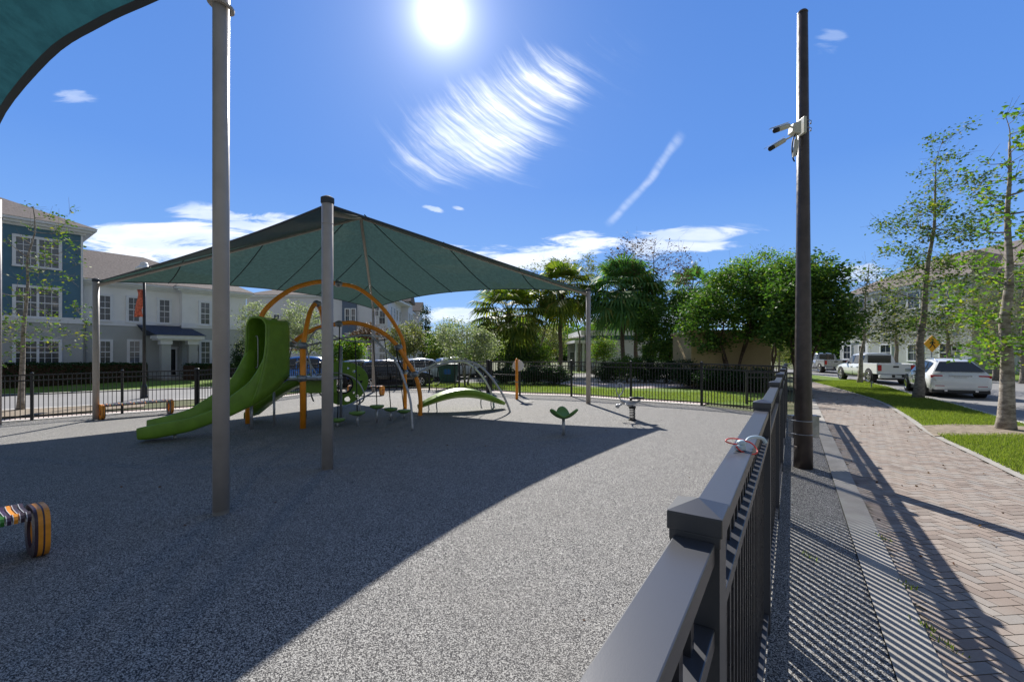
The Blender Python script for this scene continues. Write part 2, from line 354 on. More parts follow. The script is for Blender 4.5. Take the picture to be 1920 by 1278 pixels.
def brickmat():
    m=bpy.data.materials.new('paver'); m.use_nodes=True; t=NT(m.node_tree); b=t.n['Principled BSDF']; tc=t.node('ShaderNodeTexCoord').outputs['Object']
    g=t.node('ShaderNodeNewGeometry').outputs['Random Per Island']
    c=t.ramp(g,[(0,(.20,.16,.135)),(.3,(.29,.23,.19)),(.7,(.33,.28,.24)),(1,(.26,.24,.22))])
    c=t.mix(t.ss(t.noise(tc,60,5,.7),.3,.75,0,.35),c,(.22,.18,.16)); c=t.mix(t.ss(t.noise(tc,1.6,4,.6),.45,.75,0,.35),c,(.36,.34,.30)); t.l.new(c,b.inputs['Base Color']); b.inputs['Roughness'].default_value=.88
    bn=t.node('ShaderNodeBump'); bn.inputs['Strength'].default_value=.35; bn.inputs['Distance'].default_value=.004; t.l.new(t.noise(tc,120,4,.7),bn.inputs['Height']); t.l.new(bn.outputs[0],b.inputs['Normal']); M['paver']=m
brickmat()
def fabric(name,col,tcol,tr=.5,scale=9,hole=.03):
    m=bpy.data.materials.new(name); m.use_nodes=True; t=NT(m.node_tree); b=t.n['Principled BSDF']; out=t.n['Material Output']; tc=t.node('ShaderNodeTexCoord').outputs['Object']
    n=t.ss(t.noise(tc,scale,6,.7),.35,.7); sp=t.ss(t.noise(tc,55,3,.8),.60,.72,0,.35)
    c=t.mix(n,tuple(x*.82 for x in col),tuple(x*1.15 for x in col)); c=t.mix(sp,c,tuple(min(1,x*1.9) for x in col))
    t.l.new(c,b.inputs['Base Color']); b.inputs['Roughness'].default_value=.85; b.inputs['Specular IOR Level'].default_value=.1
    tl=t.node('ShaderNodeBsdfTranslucent'); c2=t.mix(n,tuple(x*.8 for x in tcol),tuple(x*1.15 for x in tcol)); c2=t.mix(sp,c2,tuple(min(1,x*2.6) for x in tcol)); t.l.new(c2,tl.inputs[0])
    mx=t.node('ShaderNodeMixShader'); lw=t.node('ShaderNodeLayerWeight'); lw.inputs[0].default_value=.5; t.l.new(t.ss(lw.outputs['Facing'],.62,.93,tr,tr*.12),mx.inputs[0]); t.l.new(b.outputs[0],mx.inputs[1]); t.l.new(tl.outputs[0],mx.inputs[2])
    tp=t.node('ShaderNodeBsdfTransparent'); m2=t.node('ShaderNodeMixShader'); m2.inputs[0].default_value=hole; t.l.new(mx.outputs[0],m2.inputs[1]); t.l.new(tp.outputs[0],m2.inputs[2]); t.l.new(m2.outputs[0],out.inputs[0]); M[name]=m
fabric('shade_cloth',(.06,.09,.085),(.030,.060,.053),.45,9,.012)
fabric('shade_cloth_teal',(.028,.08,.09),(.012,.052,.06),.5,2.5,.012)
mat('hem',(.05,.06,.075),.8); mat('seam',(.01,.025,.03),.8)
# ---------------------------------------------------------------- ground sheets
def sheet(name,poly,off,m,step=1.0,kind='structure',label=None,cat=None,flat=False):
    bm=bmesh.new(); vs=[bm.verts.new((x,y,0)) for x,y in poly]; bm.faces.new(vs)
    xs=[p[0] for p in poly]; ys=[p[1] for p in poly]
    def lines(a,b):
        r=[]; v=math.floor(a/step)*step
        while v<b:
            if v>a+1e-4: r.append(v)
            v+=step
        return r
    for x in lines(min(xs),max(xs)): bmesh.ops.bisect_plane(bm,geom=bm.verts[:]+bm.edges[:]+bm.faces[:],plane_co=(x,0,0),plane_no=(1,0,0))
    for y in lines(min(ys),max(ys)): bmesh.ops.bisect_plane(bm,geom=bm.verts[:]+bm.edges[:]+bm.faces[:],plane_co=(0,y,0),plane_no=(0,1,0))
    bmesh.ops.triangulate(bm,faces=bm.faces[:])
    co=np.array([v.co[:] for v in bm.verts]); z=Hn(co[:,0],co[:,1])+off
    for v,zz in zip(bm.verts,z): v.co.z=zz
    bmesh.ops.recalc_face_normals(bm,faces=bm.faces[:])
    if sum(f.normal.z for f in bm.faces)<0: bmesh.ops.reverse_faces(bm,faces=bm.faces[:])
    me=bpy.data.meshes.new(name); bm.to_mesh(me); bm.free(); me.materials.append(M[m]); me.polygons.foreach_set('use_smooth',[True]*len(me.polygons))
    o=bpy.data.objects.new(name,me); C.objects.link(o); tag(o,label,cat,None,kind); return o
def rail_off(dx,Y): return (dx+TAN*Y,Y)
def frame_grid():   # big ground: fine in the middle, coarse outside
    xs=list(range(-600,-60,60))+list(range(-60,60,2))+list(range(60,601,60)); ys=list(range(-200,-20,60))+list(range(-20,70,2))+list(range(70,900,60))
    XX,YY=np.meshgrid(xs,ys); Z=Hn(XX,YY)-.02; vs=list(zip(XX.ravel(),YY.ravel(),Z.ravel())); n=len(xs)
    mb=MB(); mb.add(vs,[(j*n+i,j*n+i+1,(j+1)*n+i+1,(j+1)*n+i) for j in range(len(ys)-1) for i in range(n-1)])
    o=mb.build('ground',M['earth'],None,True); tag(o,kind='structure')
frame_grid()
FENCE=[(8.39,13.25),(6.85,15.6),(4.75,17.25),(2.6,18.9),(.36,19.8),(-1.09,21.0),(-2.75,22.5),(-4.55,23.8),(-6.5,24.35),(-8.3,24.0),(-10.1,22.7),(-11.3,20.2),(-12.35,17.0),(-14.13,15.66),(-16.0,14.4),(-18.0,13.1),(-20.0,11.8)]
surf=[rail_off(.61,-7)]+[rail_off(.61,y) for y in (0,6,12)]+[rail_off(.61,13.6)]+FENCE[:1]+[(x,y) for x,y in FENCE[1:]]+[(-26,6),(-26,-7)]
sheet('playground_surface',surf,.006,'rubber')
cl=[rail_off(.61,y) for y in (-3,2,6,10,14,18)]; cr=[rail_off(.91,y) for y in (18,14,10,6,2,-3)]
sheet('concrete_band',cl+cr,.030,'concrete')
pedge=[(4.6,-3),(5.6,2),(6.6,4.6),(7.62,6.43),(8.73,8.33),(9.84,10.25),(11.8,13.06),(14.4,17.1),(17.0,22.5),(19.4,27.9),(23,36)]
pl=[rail_off(.91,y) for y in (-3,4,10,16,20,28,35)]
sheet('paver_path_bed',pl+pedge[::-1],.012,'dirt')
# outer edging of the path
def offset(poly,d):
    out=[]
    for i,p in enumerate(poly):
        a=Vector(poly[max(i-1,0)]); b=Vector(poly[min(i+1,len(poly)-1)]); t=(b-a).normalized(); out.append((p[0]+t.y*d,p[1]-t.x*d))
    return out
pe=[tuple(p[:2]) for p in smooth_path([(x,y,0) for x,y in pedge],4)]
po=offset(pe,.17); EDGE_OUT=po; EDGE_IN=pe
sheet('path_edging',pe+po[::-1],.034,'concrete')
redge=[(8.5,2.5),(11,7.3),(13.6,11.5),(14.3,12.8),(16.2,15.9),(18.0,19.5),(20.6,23.6),(22.9,27.9),(24.6,32),(26,38)]
verge=offset(pe,.17)+redge[::-1]
sheet('grass_verge',verge,.04,'grass',.5)
sheet('road_curb',redge+offset(redge,.16)[::-1],.05,'curb_conc')
rfar=[(26,2),(30,14),(34,28),(37,40),(38,52)]
sheet('road',offset(redge,.16)+[(27,52)]+rfar[::-1],.0,'asphalt')
sheet('far_verge',rfar+[(60,60),(60,0)],.02,'grass',3)
# left / back street
ln=[(-34,6),(-26,12.5),(-19,17.9),(-14.6,21.4),(-11.5,25.3),(-6,28.2),(0,30),(9,32.6),(18,38),(26,46)]
lf=[(-46,10.5),(-34,19.0),(-25.9,22.9),(-18.5,26.2),(-13.5,31.6),(-8,35.2),(0,38),(8,41),(14,45),(22,54)]
sheet('back_street',ln+lf[::-1],.004,'asphalt',1.5)
sheet('street_curb_near',ln+offset(ln,.3)[::-1],.02,'curb_conc'); 
lo=offset(lf,-.3); sheet('street_curb_far',lf+lo[::-1],.06,'curb_conc')
lo2=offset(lf,-5.5); sheet('lawn',lo+lo2[::-1],.05,'grass')
# strip between fence and street: grass, kerb and walk
fo=offset(FENCE[1:],.28); fo2=offset(FENCE[1:],.95)
sheet('fence_kerb',FENCE[1:]+fo[::-1],.022,'curb_conc')
sheet('walk',fo+fo2[::-1],.012,'sidewalk_pink')
sheet('inner_lawn',fo2+offset(ln,.3)[::-1][-0:] if False else offset(FENCE[1:13],.95)+[(-14.3,20.4),(-11.2,25.6),(-6,28.9),(0,30.4),(6,31),(13,24),(11.5,18),(9.2,15.2)],.008,'grass')
sheet('plaza',[(3.5,25.5),(7,23.3),(15.5,26.5),(20,38),(8,32),(2,29.6)],.016,'sidewalk_pink')
sheet('mulch_bed',[(5.2,27.2),(9.6,22.8),(11.6,20.6),(14.2,21.6),(14.5,26.5),(8.2,29.5)],.014,'mulch')
DIRT=[(G(x,y).x,G(x,y).y) for x,y in ((1728,801),(1790,797),(1860,800),(1935,803),(1935,826),(1850,820),(1800,820),(1752,821))]
sheet('dirt_patch',DIRT,.048,'dirt')
sheet('dirt_strip',[(-21.5,13.2),(-17.0,15.6),(-15.0,17.6),(-16.2,19.2),(-19.2,17.3),(-24,13.4)],.016,'dirt')
# herringbone pavers
def pavers():
    a=R(-5.7); ux=Vector((math.cos(a),-math.sin(a))); uy=Vector((math.sin(a),math.cos(a))); L,W,gp=.2,.1,.0035
    import bisect
    pyv=[p[1] for p in pe]; pxv=[p[0] for p in pe]
    def inside(x,y): return .5<y<31 and x>.88+TAN*y and x<float(np.interp(y,pyv,pxv))+.04
    vs=[];fs=[]
    N=330
    for i in range(-N,N):
        for j in range(-N,N):
            # herringbone lattice: translations (W,W) and (2W,-2W)... horizontal at (i+... )
            ox=W*(i+2*j); oy=W*(i-2*j)
            for h in (0,1):
                if h==0: r=(ox,oy,L,W)
                else: r=(ox,oy+W,W,L)
                c=ux*(r[0]+r[2]/2)+uy*(r[1]+r[3]/2); c=c+Vector((3,6))
                if not inside(c.x,c.y): continue
                if c.y>17 and False: continue
                z=.012+random.uniform(-.0012,.0012); q=[]
                for dx,dy in ((gp,gp),(r[2]-gp,gp),(r[2]-gp,r[3]-gp),(gp,r[3]-gp)):
                    p=ux*(r[0]+dx)+uy*(r[1]+dy)+Vector((3,6)); q.append((p.x,p.y,z+random.uniform(-.0008,.0008)))
                b=len(vs); vs+=q; fs.append((b,b+1,b+2,b+3))
    V=np.array(vs); V[:,2]+=Hn(V[:,0],V[:,1])+.008
    me=bpy.data.meshes.new('paver_path'); me.from_pydata(V.tolist(),[],fs); me.materials.append(M['paver'])
    o=bpy.data.objects.new('paver_path',me); C.objects.link(o); tag(o,kind='structure'); print('pavers',len(fs))
pavers()
# ---------------------------------------------------------------- leaves and trees
def leafmesh(name,pts,size,m,parent=None,asp=.5,flat=.35,seed=0,kindtag=None,droop=0):
    rg=np.random.default_rng(seed+len(pts)); P_=np.asarray(pts,float); n=len(P_)
    a=rg.normal(size=(n,3)); a[:,2]*=flat; a[:,2]-=droop; a/=np.linalg.norm(a,axis=1)[:,None]+1e-9
    b=rg.normal(size=(n,3)); b=np.cross(a,b); b/=np.linalg.norm(b,axis=1)[:,None]+1e-9
    s=size*rg.uniform(.6,1.35,n)[:,None]; a=a*s; b=b*s*asp
    cr=np.cross(a,b); cr/=np.linalg.norm(cr,axis=1)[:,None]+1e-9; cr=cr*s*.12
    V=np.empty((n,4,3)); V[:,0]=P_-a*.5; V[:,1]=P_+b*.5+cr; V[:,2]=P_+a*.5; V[:,3]=P_-b*.5+cr
    V=V.reshape(-1,3)
    if parent is not None and PB.get(parent.name): V=V+np.array(PB[parent.name].translation)
    me=bpy.data.meshes.new(name); me.vertices.add(n*4); me.vertices.foreach_set('co',V.ravel().astype(np.float32))
    me.loops.add(n*4); me.loops.foreach_set('vertex_index',np.arange(n*4,dtype=np.int32)); me.polygons.add(n); me.polygons.foreach_set('loop_start',np.arange(0,n*4,4,dtype=np.int32))
    me.polygons.foreach_set('loop_total',np.full(n,4,dtype=np.int32)); me.update(calc_edges=True); me.validate()
    me.materials.append(M[m]); o=bpy.data.objects.new(name,me); C.objects.link(o); o.parent=parent
    if kindtag: o['kind']=kindtag
    return o
def tree(name,label,base,top,r0,blobs,clumps,per,clump_r,leaf,lm,bm_='bark_grey',group=None,seed=1,trunk_frac=.9,wob=.03,cat='tree',stems=1,tw=1.0,asp=.5,up=.6,bare=0.0,limb_min=None):
    rg=random.Random(seed); base=Vector(base); root=wempty(name,base,label,cat,group)
    tb=MB(); nodes=[]
    Ht=(Vector(top)-base).length
    for s in range(stems):
        pts=[];ang=rg.uniform(0,6.28); 
        for i in range(9):
            f=i/8*trunk_frac; p=base.lerp(Vector(top),f)+Vector((rg.gauss(0,wob),rg.gauss(0,wob),0))*Ht*(f if f<.5 else .5)
            if stems>1: p+=Vector((math.cos(s*6.28/stems+ang*.2),math.sin(s*6.28/stems),0))*Ht*.22*f**1.1+Vector((math.cos(s*2.1),math.sin(s*2.1),0))*r0*1.1
            pts.append(p)
        pts[0]=pts[0]-Vector((0,0,.1))
        sp=smooth_path(pts,2); m=len(sp); rr=[max(.012,r0*(1-.86*(i/(m-1))**.85)) for i in range(m)]; rr[0]*=1.35
        if len(rr)>1: rr[1]*=1.1
        if stems>1: rr=[x*.62 for x in rr]
        tb.tube(sp,rr,9)
        for i in range(2,m): nodes.append((sp[i],rr[i]))
    zmin=limb_min if limb_min is not None else base.z+Ht*.22
    nodes=[n for n in nodes if n[0].z>zmin-.0] or nodes[-3:]
    cs=[]
    vol=[b[3]*b[4]*b[5] for b in blobs]; 
    for _ in range(clumps):
        b=rg.choices(blobs,vol)[0]
        while True:
            q=Vector((rg.uniform(-1,1),rg.uniform(-1,1),rg.uniform(-1,1)))
            if q.length<1 and (q.length>.45 or rg.random()<.35): break
        cs.append(Vector((b[0]+q.x*b[3],b[1]+q.y*b[4],b[2]+q.z*b[5])))
    axis=lambda p: (Vector((p.x,p.y,0))-Vector((base.x,base.y,0))).length
    cs.sort(key=axis)
    NP=np.array([n[0][:] for n in nodes]); NR=[n[1] for n in nodes]
    for c in cs:
        d=NP-np.array(c[:]); dist=np.sqrt((d**2).sum(1))+np.maximum(0,d[:,2])*2.0
        k=int(dist.argmin()); s0=Vector(NP[k]); L=(c-s0).length; r1=min(NR[k]*.7,.012*tw+L*.012*tw)
        mid=(s0+c)/2+Vector((rg.gauss(0,.09),rg.gauss(0,.09),-up*.12))*L
        sp=smooth_path([s0,mid,c],3); tb.tube(sp,[r1,max(.004*tw,r1*.3)],5,cap=False)
        NP=np.vstack([NP,[p[:] for p in sp[2:]]]); NR+= [r1*(1-.12*i) for i in range(len(sp)-2)]
        if tw>0 and per<60:
            for _ in range(3):
                e=c+Vector((rg.gauss(0,1),rg.gauss(0,1),rg.gauss(.3,.8)))*clump_r*.8; tb.tube([c.lerp(s0,.15),e],[max(.004,r1*.35),.003],4,cap=False)
    tb.build('trunk',M[bm_],root,True,fix=False)
    n_leaf=[c for c in cs if rg.random()>=bare]
    if per and n_leaf:
        rg2=np.random.default_rng(seed); A=np.repeat(np.array([c[:] for c in n_leaf]),per,axis=0); r=rg2.normal(size=A.shape)*clump_r*.5; r[:,2]*=.7
        leafmesh('crown',A+r,leaf,lm,root,asp,seed=seed)
    return root
def blobs_px(Y,lst,depth=1.0):    # crown blobs given by where they stand at distance Y
    s=Y/F; return [((x-HX)*s,Y+dy,EYE+(HY-y)*s,rx*s,min(rx,ry)*s*depth,ry*s) for x,y,rx,ry,dy in lst]
# ================================================================ BUILDINGS
class Fac:          # a facade plane: origin, direction along it, outward normal
    def __init__(s,O,bearing,root):
        s.O=Vector((O[0],O[1],0)); s.u=Vector((math.sin(R(bearing)),math.cos(R(bearing)),0)); s.n=Vector((s.u.y,-s.u.x,0)); s.root=root; s.k=0
        if s.n.dot(-s.O)<0: s.n=-s.n
    def t(s,x):
        k=(x-HX)/F; return (k*s.O.y-s.O.x)/(s.u.x-k*s.u.y)
    def z(s,x,y): Y=s.O.y+s.t(x)*s.u.y; return EYE+(HY-y)/F*Y
    def p(s,t,d,z): return s.O+s.u*t+s.n*d+Vector((0,0,z))
    def box(s,mb,t0,t1,d0,d1,z0,z1): mb.box(s.p((t0+t1)/2,(d0+d1)/2,(z0+z1)/2),(abs(t1-t0),abs(d1-d0),abs(z1-z0)),(s.u,s.n,Vector((0,0,1)))); return mb
    def window(s,t0,t1,z0,z1,cols=2,rows=4,fw=.16,d=0,pairs=1):
        g=MB(); s.box(g,t0,t1,d+.012,d+.03,z0,z1)
        f=MB(); s.box(f,t0-fw,t0,d,d+.09,z0-fw*.3,z1+fw); s.box(f,t1,t1+fw,d,d+.09,z0-fw*.3,z1+fw); s.box(f,t0,t1,d,d+.087,z1,z1+fw); s.box(f,t0-fw*1.1,t1+fw*1.1,d,d+.12,z0-fw*.9,z0-fw*.3); s.box(f,t0,t1,d,d+.085,z0-fw*.3,z0)
        s.box(f,t0,t1,d+.03,d+.06,(z0+z1)/2-.03,(z0+z1)/2+.03)
        W=t1-t0
        for c in range(1,pairs): x=t0+W*c/pairs; s.box(f,x-.06,x+.06,d+.03,d+.08,z0,z1)
        for c in range(1,cols*pairs):
            if c%cols: x=t0+W*c/(cols*pairs); s.box(f,x-.014,x+.014,d+.03,d+.045,z0,z1)
        for r in range(1,rows):
            if r*2!=rows: z=z0+(z1-z0)*r/rows; s.box(f,t0,t1,d+.03,d+.043,z-.013,z+.013)
        fo=f.build('window',M['white_trim'],s.root); g.build('pane',M['window_glass'],fo) if not PB.get(s.root.name) else None
        if PB.get(s.root.name): PB[fo.name]=PB[s.root.name]; g.build('pane',M['window_glass'],fo)
        return fo
def mk_b1():
    r=wempty('apartment_building',(-27,34,0),'white and grey apartment building with a blue three storey wing, behind the left fence','building',None)
    f=Fac((-27.3,33.0),37,r); t=f.t; z0=-.3
    tb=t(152); te=t(455); tl=t(-260); tc=t(336)
    zb=f.z(240,606); ze=f.z(240,534)       # band and eave of white wing
    # white wing
    w_=MB(); f.box(w_,tb,te,-11,0,zb,ze); f.box(w_,tc,te-.003,0,.7,zb,ze-.003); w_.build('upper_wall',M['wall_white'],r)
    w_=MB(); f.box(w_,tb,te+.004,-10.99,.004,z0,zb-.003); f.box(w_,tc,te+.002,.004,.705,z0,zb-.004); w_.build('lower_wall',M['wall_grey'],r)
    w_=MB(); f.box(w_,tb,tc,0.0,.06,zb-.2,zb+.18); f.box(w_,tc-.05,te+.06,.7,.76,zb-.2,zb+.18); f.box(w_,te,te+.065,-10,.7,zb-.2,zb+.18); w_.build('band',M['white_trim'],r)
    # cornice + roof
    w_=MB()
    for k,(dz,dd) in enumerate(((0,.5),(-.14,.33),(-.26,.14))):
        f.box(w_,tb-.2,te+.45-.1*k,-11.3,dd-.003*k,ze+dz-.0+.001,ze+dz+.14); f.box(w_,tc-dd,te+.455-.1*k,dd,.7+dd-.003*k,ze+dz-.001,ze+dz+.139)
    w_.build('cornice',M['white_trim'],r)
    rf=MB(); zr=ze+3.1; E=.55; zz=ze+.15
    A=f.p(tb-2,E,zz);B=f.p(te+E,E,zz);D=f.p(te+E,-11.4,zz);Cc=f.p(tb-2,-11.4,zz);R1=f.p(tb-2,-5.4,zr);R2=f.p(te-5.6,-5.4,zr)
    rf.add([A,B,D,Cc,R1,R2],[(0,1,5,4),(1,2,5),(2,3,4,5),(0,4,3),(0,3,2,1)])
    A=f.p(tc-E-.3,.1,zz+.003);B=f.p(te+E+.01,.7+E,zz+.003)
    a1=f.p(tc-E,.7+E,zz+.004);a2=f.p(te+E+.005,.7+E,zz+.004);a3=f.p(te+E+.005,-3,zz+.004);a4=f.p(tc-E,-3,zz+.004);top1=f.p(tc+1.6,-3,zz+1.75);top2=f.p(te-1.4,-3,zz+1.75)
    rf.add([a1,a2,a3,a4,top1,top2],[(0,1,5,4),(1,2,5),(2,3,4,5),(3,0,4)])
    rf.build('roof',M['shingle'],r)
    # blue wing (proud of the white one)
    D=.55; zb3=f.z(75,424); 
    w_=MB(); f.box(w_,tl,tb,-11,D,zb+.18,zb3); w_.build('blue_wall',M['wall_blue'],r)
    w_=MB(); f.box(w_,tl,tb+.003,-11,D+.002,z0,zb-.2); w_.build('wing_base_wall',M['wall_grey'],r)
    w_=MB(); f.box(w_,tl,tb+.05,-11,D+.06,zb-.2,zb+.18); 
    for k,(dz,dd) in enumerate(((.0,.62),(-.16,.42),(-.3,.16))): f.box(w_,tl,tb+dd,-11.3-dd,D+dd,zb3+dz,zb3+dz+.155)
    f.box(w_,tb-.09,tb+.02,D,D+.03,zb+.18,zb3-.3)
    w_.build('wing_trim',M['white_trim'],r)
    rf=MB(); zz=zb3+.157; A=f.p(tl,D+.66,zz);B=f.p(tb+.66,D+.66,zz);Cc=f.p(tb+.66,-11.7,zz);Dd=f.p(tl,-11.7,zz);R1=f.p(tl,-5.3,zz+2.9);R2=f.p(tb-5.2,-5.3,zz+2.9)
    rf.add([A,B,Cc,Dd,R1,R2],[(0,1,5,4),(1,2,5),(2,3,4,5),(0,4,3),(0,3,2,1)]); rf.build('wing_roof',M['shingle'],r)
    def wx(x0,x1,yb,yt,d=0,**k):
        a,b=t(x0),t(x1); xm=(x0+x1)/2; s=(f.O.y+f.t(xm)*f.u.y-d*abs(f.n.y))/(f.O.y+f.t(xm)*f.u.y)
        za=EYE+(f.z(xm,yb)-EYE)*s; zc=EYE+(f.z(xm,yt)-EYE)*s; f.window(a,b,za,zc,d=d,**k)
    for x0,x1 in ((187,206),(241,260),(299,317)): wx(x0,x1,602+(x0-240)*.05,555+(x0-187)*.07)
    wx(370.5,386,608,568,.7)
    for x0,x1 in ((188,206),(243,261)): wx(x0,x1,679,640)
    wx(371,386.5,680,641,.7)
    for yb,yt in ((499,449),(594,541),(681,640)): wx(28,107,yb,yt,D,cols=3,pairs=2)
    for yb,yt in ((497,443),(594,538),(682,639)): wx(-110,-30,yb,yt,D,cols=3,pairs=2)
    # portico
    zf=f.z(300,706)+.02; a,b=t(287),t(353)
    w_=MB()
    for q in (a+.28,b-.28): f.box(w_,q-.28,q+.28,1.55,2.1,zf-.35,zf+2.45)
    w_.build('portico_column',M['wall_grey'],r)
    w_=MB()
    for q in (a+.28,b-.28): f.box(w_,q-.36,q+.36,1.48,2.17,zf+2.45,zf+2.75)
    f.box(w_,a-.35,b+.35,.705,2.45,zf+2.86,zf+3.12); f.box(w_,a-.25,b+.25,.71,2.3,zf+2.75,zf+2.86); w_.build('portico_beam',M['white_trim'],r)
    w_=MB(); z1=zf+3.13; w_.add([f.p(a-.45,2.55,z1),f.p(b+.45,2.55,z1),f.p(b-.1,.02,z1+.8),f.p(a-1.0,.02,z1+.8),f.p(a-.45,.02,z1),f.p(b+.45,.02,z1)],[(0,1,2,3),(0,3,4),(1,5,2),(0,4,5,1)]); w_.build('portico_roof',M['shingle_blue'],r)
    w_=MB(); f.box(w_,a-.2,b+.2,.7,3.0,zf-.5,zf); w_.build('portico_step',M['concrete'],r)
    w_=MB(); f.box(w_,a+.55,a+1.5,.006,.05,zf,zf+2.2); dn=f.box(w_,a+.45,a+1.6,.006,.045,zf+2.2,zf+2.3).build('door_frame',M['white_trim'],r)
    w_=MB(); f.box(w_,a+.68,a+1.37,.05,.07,zf+.1,zf+2.1); w_.build('door',M['glass_dark'],r)
    w_=MB(); f.box(w_,t(355.5),t(365.5),.705,.74,f.z(360,658),f.z(360,651)); s=w_.build('notice_header',M['navy'],r)
    w_=MB(); f.box(w_,t(355.5),t(365.5),.706,.735,f.z(360,672),f.z(360,658.3)); w_.build('notice_board',M['sign_white'],r)
    w_=MB(); w_.tube([f.p(tb+.08,.05,z0),f.p(tb+.08,.05,ze)],.045,8); w_.tube([f.p(tb+.25,.05,zb-.2),f.p(tb+.25,.05,z0)],.03,6); w_.build('downpipe',M['grey_metal'],r)
mk_b1()
def hiproof(mb,f,t0,t1,d0,d1,z,h,e=.5,run=None):
    t0-=e;t1+=e;d0-=e;d1+=e; m=(d0+d1)/2; run=run if run is not None else (d1-d0)/2
    mb.add([f.p(t0,d1,z),f.p(t1,d1,z),f.p(t1,d0,z),f.p(t0,d0,z),f.p(t0+run,m,z+h),f.p(t1-run,m,z+h)],[(0,1,5,4),(1,2,5),(2,3,4,5),(3,0,4),(0,3,2,1)])
def mk_b2():
    r=wempty('apartment_building',(-25,66,0),'long lilac grey three storey apartment block seen behind the orange arches','building')
    Y=65.; f=Fac(((600-HX)/F*Y,Y),90,r); t=f.t; f2=Fac(((727-HX)/F*Y,Y),-5.6,r)
    ze=f.z(700,557); zg=-.3; xl=t(462); xr=t(727)
    w_=MB(); f.box(w_,xl,xr-2.2,-14,0,zg,ze); f.box(w_,xr-2.2,xr,-1.45,0,zg,ze-.001); w_.build('wall',M['wall_lilac'],r)
    w_=MB(); f.box(w_,t(643),t(669),0,.35,zg,ze-.01); w_.build('bay_wall',M['wall_slate'],r)
    w_=MB(); f.box(w_,xl-.4,xr+.4,-14.4,.4,ze,ze+.3); f.box(w_,xl,xr,0,.06,f.z(600,663),f.z(600,660)); w_.build('cornice',M['white_trim'],r)
    rf=MB(); hiproof(rf,f,xl,xr,-14,0,ze+.31,2.9,.5); rf.build('roof',M['shingle'],r)
    for (x0,x1,yb,yt) in ((474,484,606,590),(514,524,606,590),(556,566,606,590),(590,600,606,590),(701,711,592,573),(711.5,722,607,583),(701,709,640,622),(712,722,677,652),(556,566,650,632),(474,484,650,632),(690,697,677,655)):
        f.window(t(x0),t(x1),f.z(x0,yb),f.z(x0,yt),rows=2,fw=.14)
    for x0 in (650,661):
        for yb,yt in ((604,580),(650,626),(690,672)): f.window(t(x0),t(x0+6.5),f.z(x0,yb),f.z(x0,yt),d=.35,rows=2,fw=.14)
    # deep wing
    t2=f2.t(786); n=f2.n
    w_=MB(); f2.box(w_,1.42,t2,-13,0.01,zg,ze-.004); w_.build('wing_wall',M['wall_lilac'],r)
    w_=MB(); f2.box(w_,1.4,t2+.4,-13.4,.45,ze-.002,ze+.31); f2.box(w_,1.42,t2,0,.07,6.6,6.85); f2.box(w_,1.42,t2,0,.07,3.4,3.65); w_.build('wing_cornice',M['white_trim'],r)
    rf=MB(); hiproof(rf,f2,1.9,t2,-13,0,ze+.312,2.9,.5); rf.build('wing_roof',M['shingle'],r)
    gb=MB(); 
    for q in (13,31):
        f2.box(gb,q,q+6,0,1.2,zg,ze+.9); gb.build('gable_bay_wall',M['wall_lilac'],r); gb=MB()
        g=MB(); g.prism([f2.p(q-.5,1.7,ze+.9),f2.p(q+6.5,1.7,ze+.9),f2.p(q+3,1.7,ze+3.2)],-n*7); g.build('gable_roof',M['shingle'],r)
        for z in (1.0,4.2,7.4): f2.window(q+1,q+2.2,z,z+1.7,d=1.2,rows=2,fw=.14); f2.window(q+3.8,q+5,z,z+1.7,d=1.2,rows=2,fw=.14)
    for q in (2.2,5.0,7.6,10.6,21,24,27,39):
        for z in (1.0,4.2,7.4): f2.window(q,q+1.1,z,z+1.7,rows=2,fw=.14)
mk_b2()
def mk_b3():
    r=wempty('apartment_building',(42,45,0),'grey three storey apartment building with brown hip roof across the road on the right','building')
    A=((1575-HX)/F*62,62.); B=((1990-HX)/F*36,36.); br=math.degrees(math.atan2(B[0]-A[0],B[1]-A[1]))
    f=Fac(A,br,r); L=(Vector(B)-Vector(A)).length; zg=0; ze=9.4
    w_=MB(); f.box(w_,0,L+14,-13,0,zg,ze); w_.build('wall',M['wall_grey'],r)
    w_=MB(); f.box(w_,-.5,L+14.5,-13.5,.5,ze,ze+.35); f.box(w_,0,L+14,0,.08,3.3,3.6); w_.build('cornice',M['white_trim'],r)
    rf=MB(); hiproof(rf,f,0,L+14,-13,0,ze+.352,3.9,.6); rf.build('roof',M['shingle'],r)
    q=0.8;k=0
    while q<L+10:
        for z in (1.1,4.4,7.3): f.window(q,q+1.3,z,z+1.75,rows=2,fw=.15)
        if k%3==1:
            c=MB(); f.box(c,q+1.7,q+2.1,0,.5,0,3.2); c.build('pilaster',M['white_trim'],r)
        q+=2.9;k+=1
    # lower hipped wing that rises above the trees
    w_=MB(); f.box(w_,10,22,.0,3.2,zg,ze-.5); w_.build('wing_wall',M['wall_grey'],r); w_=MB(); f.box(w_,9.6,22.4,0.01,3.6,ze-.5,ze-.2); w_.build('wing_cornice',M['white_trim'],r)
    rf=MB(); hiproof(rf,f,10,22,-6,3.2,ze-.198,3.4,.55); rf.build('wing_roof',M['shingle'],r)
    for q in (11.5,15.2,18.9):
        for z in (1.1,4.2,6.7): f.window(q,q+1.4,z,z+1.7,d=3.2,rows=2,fw=.15)
mk_b3()
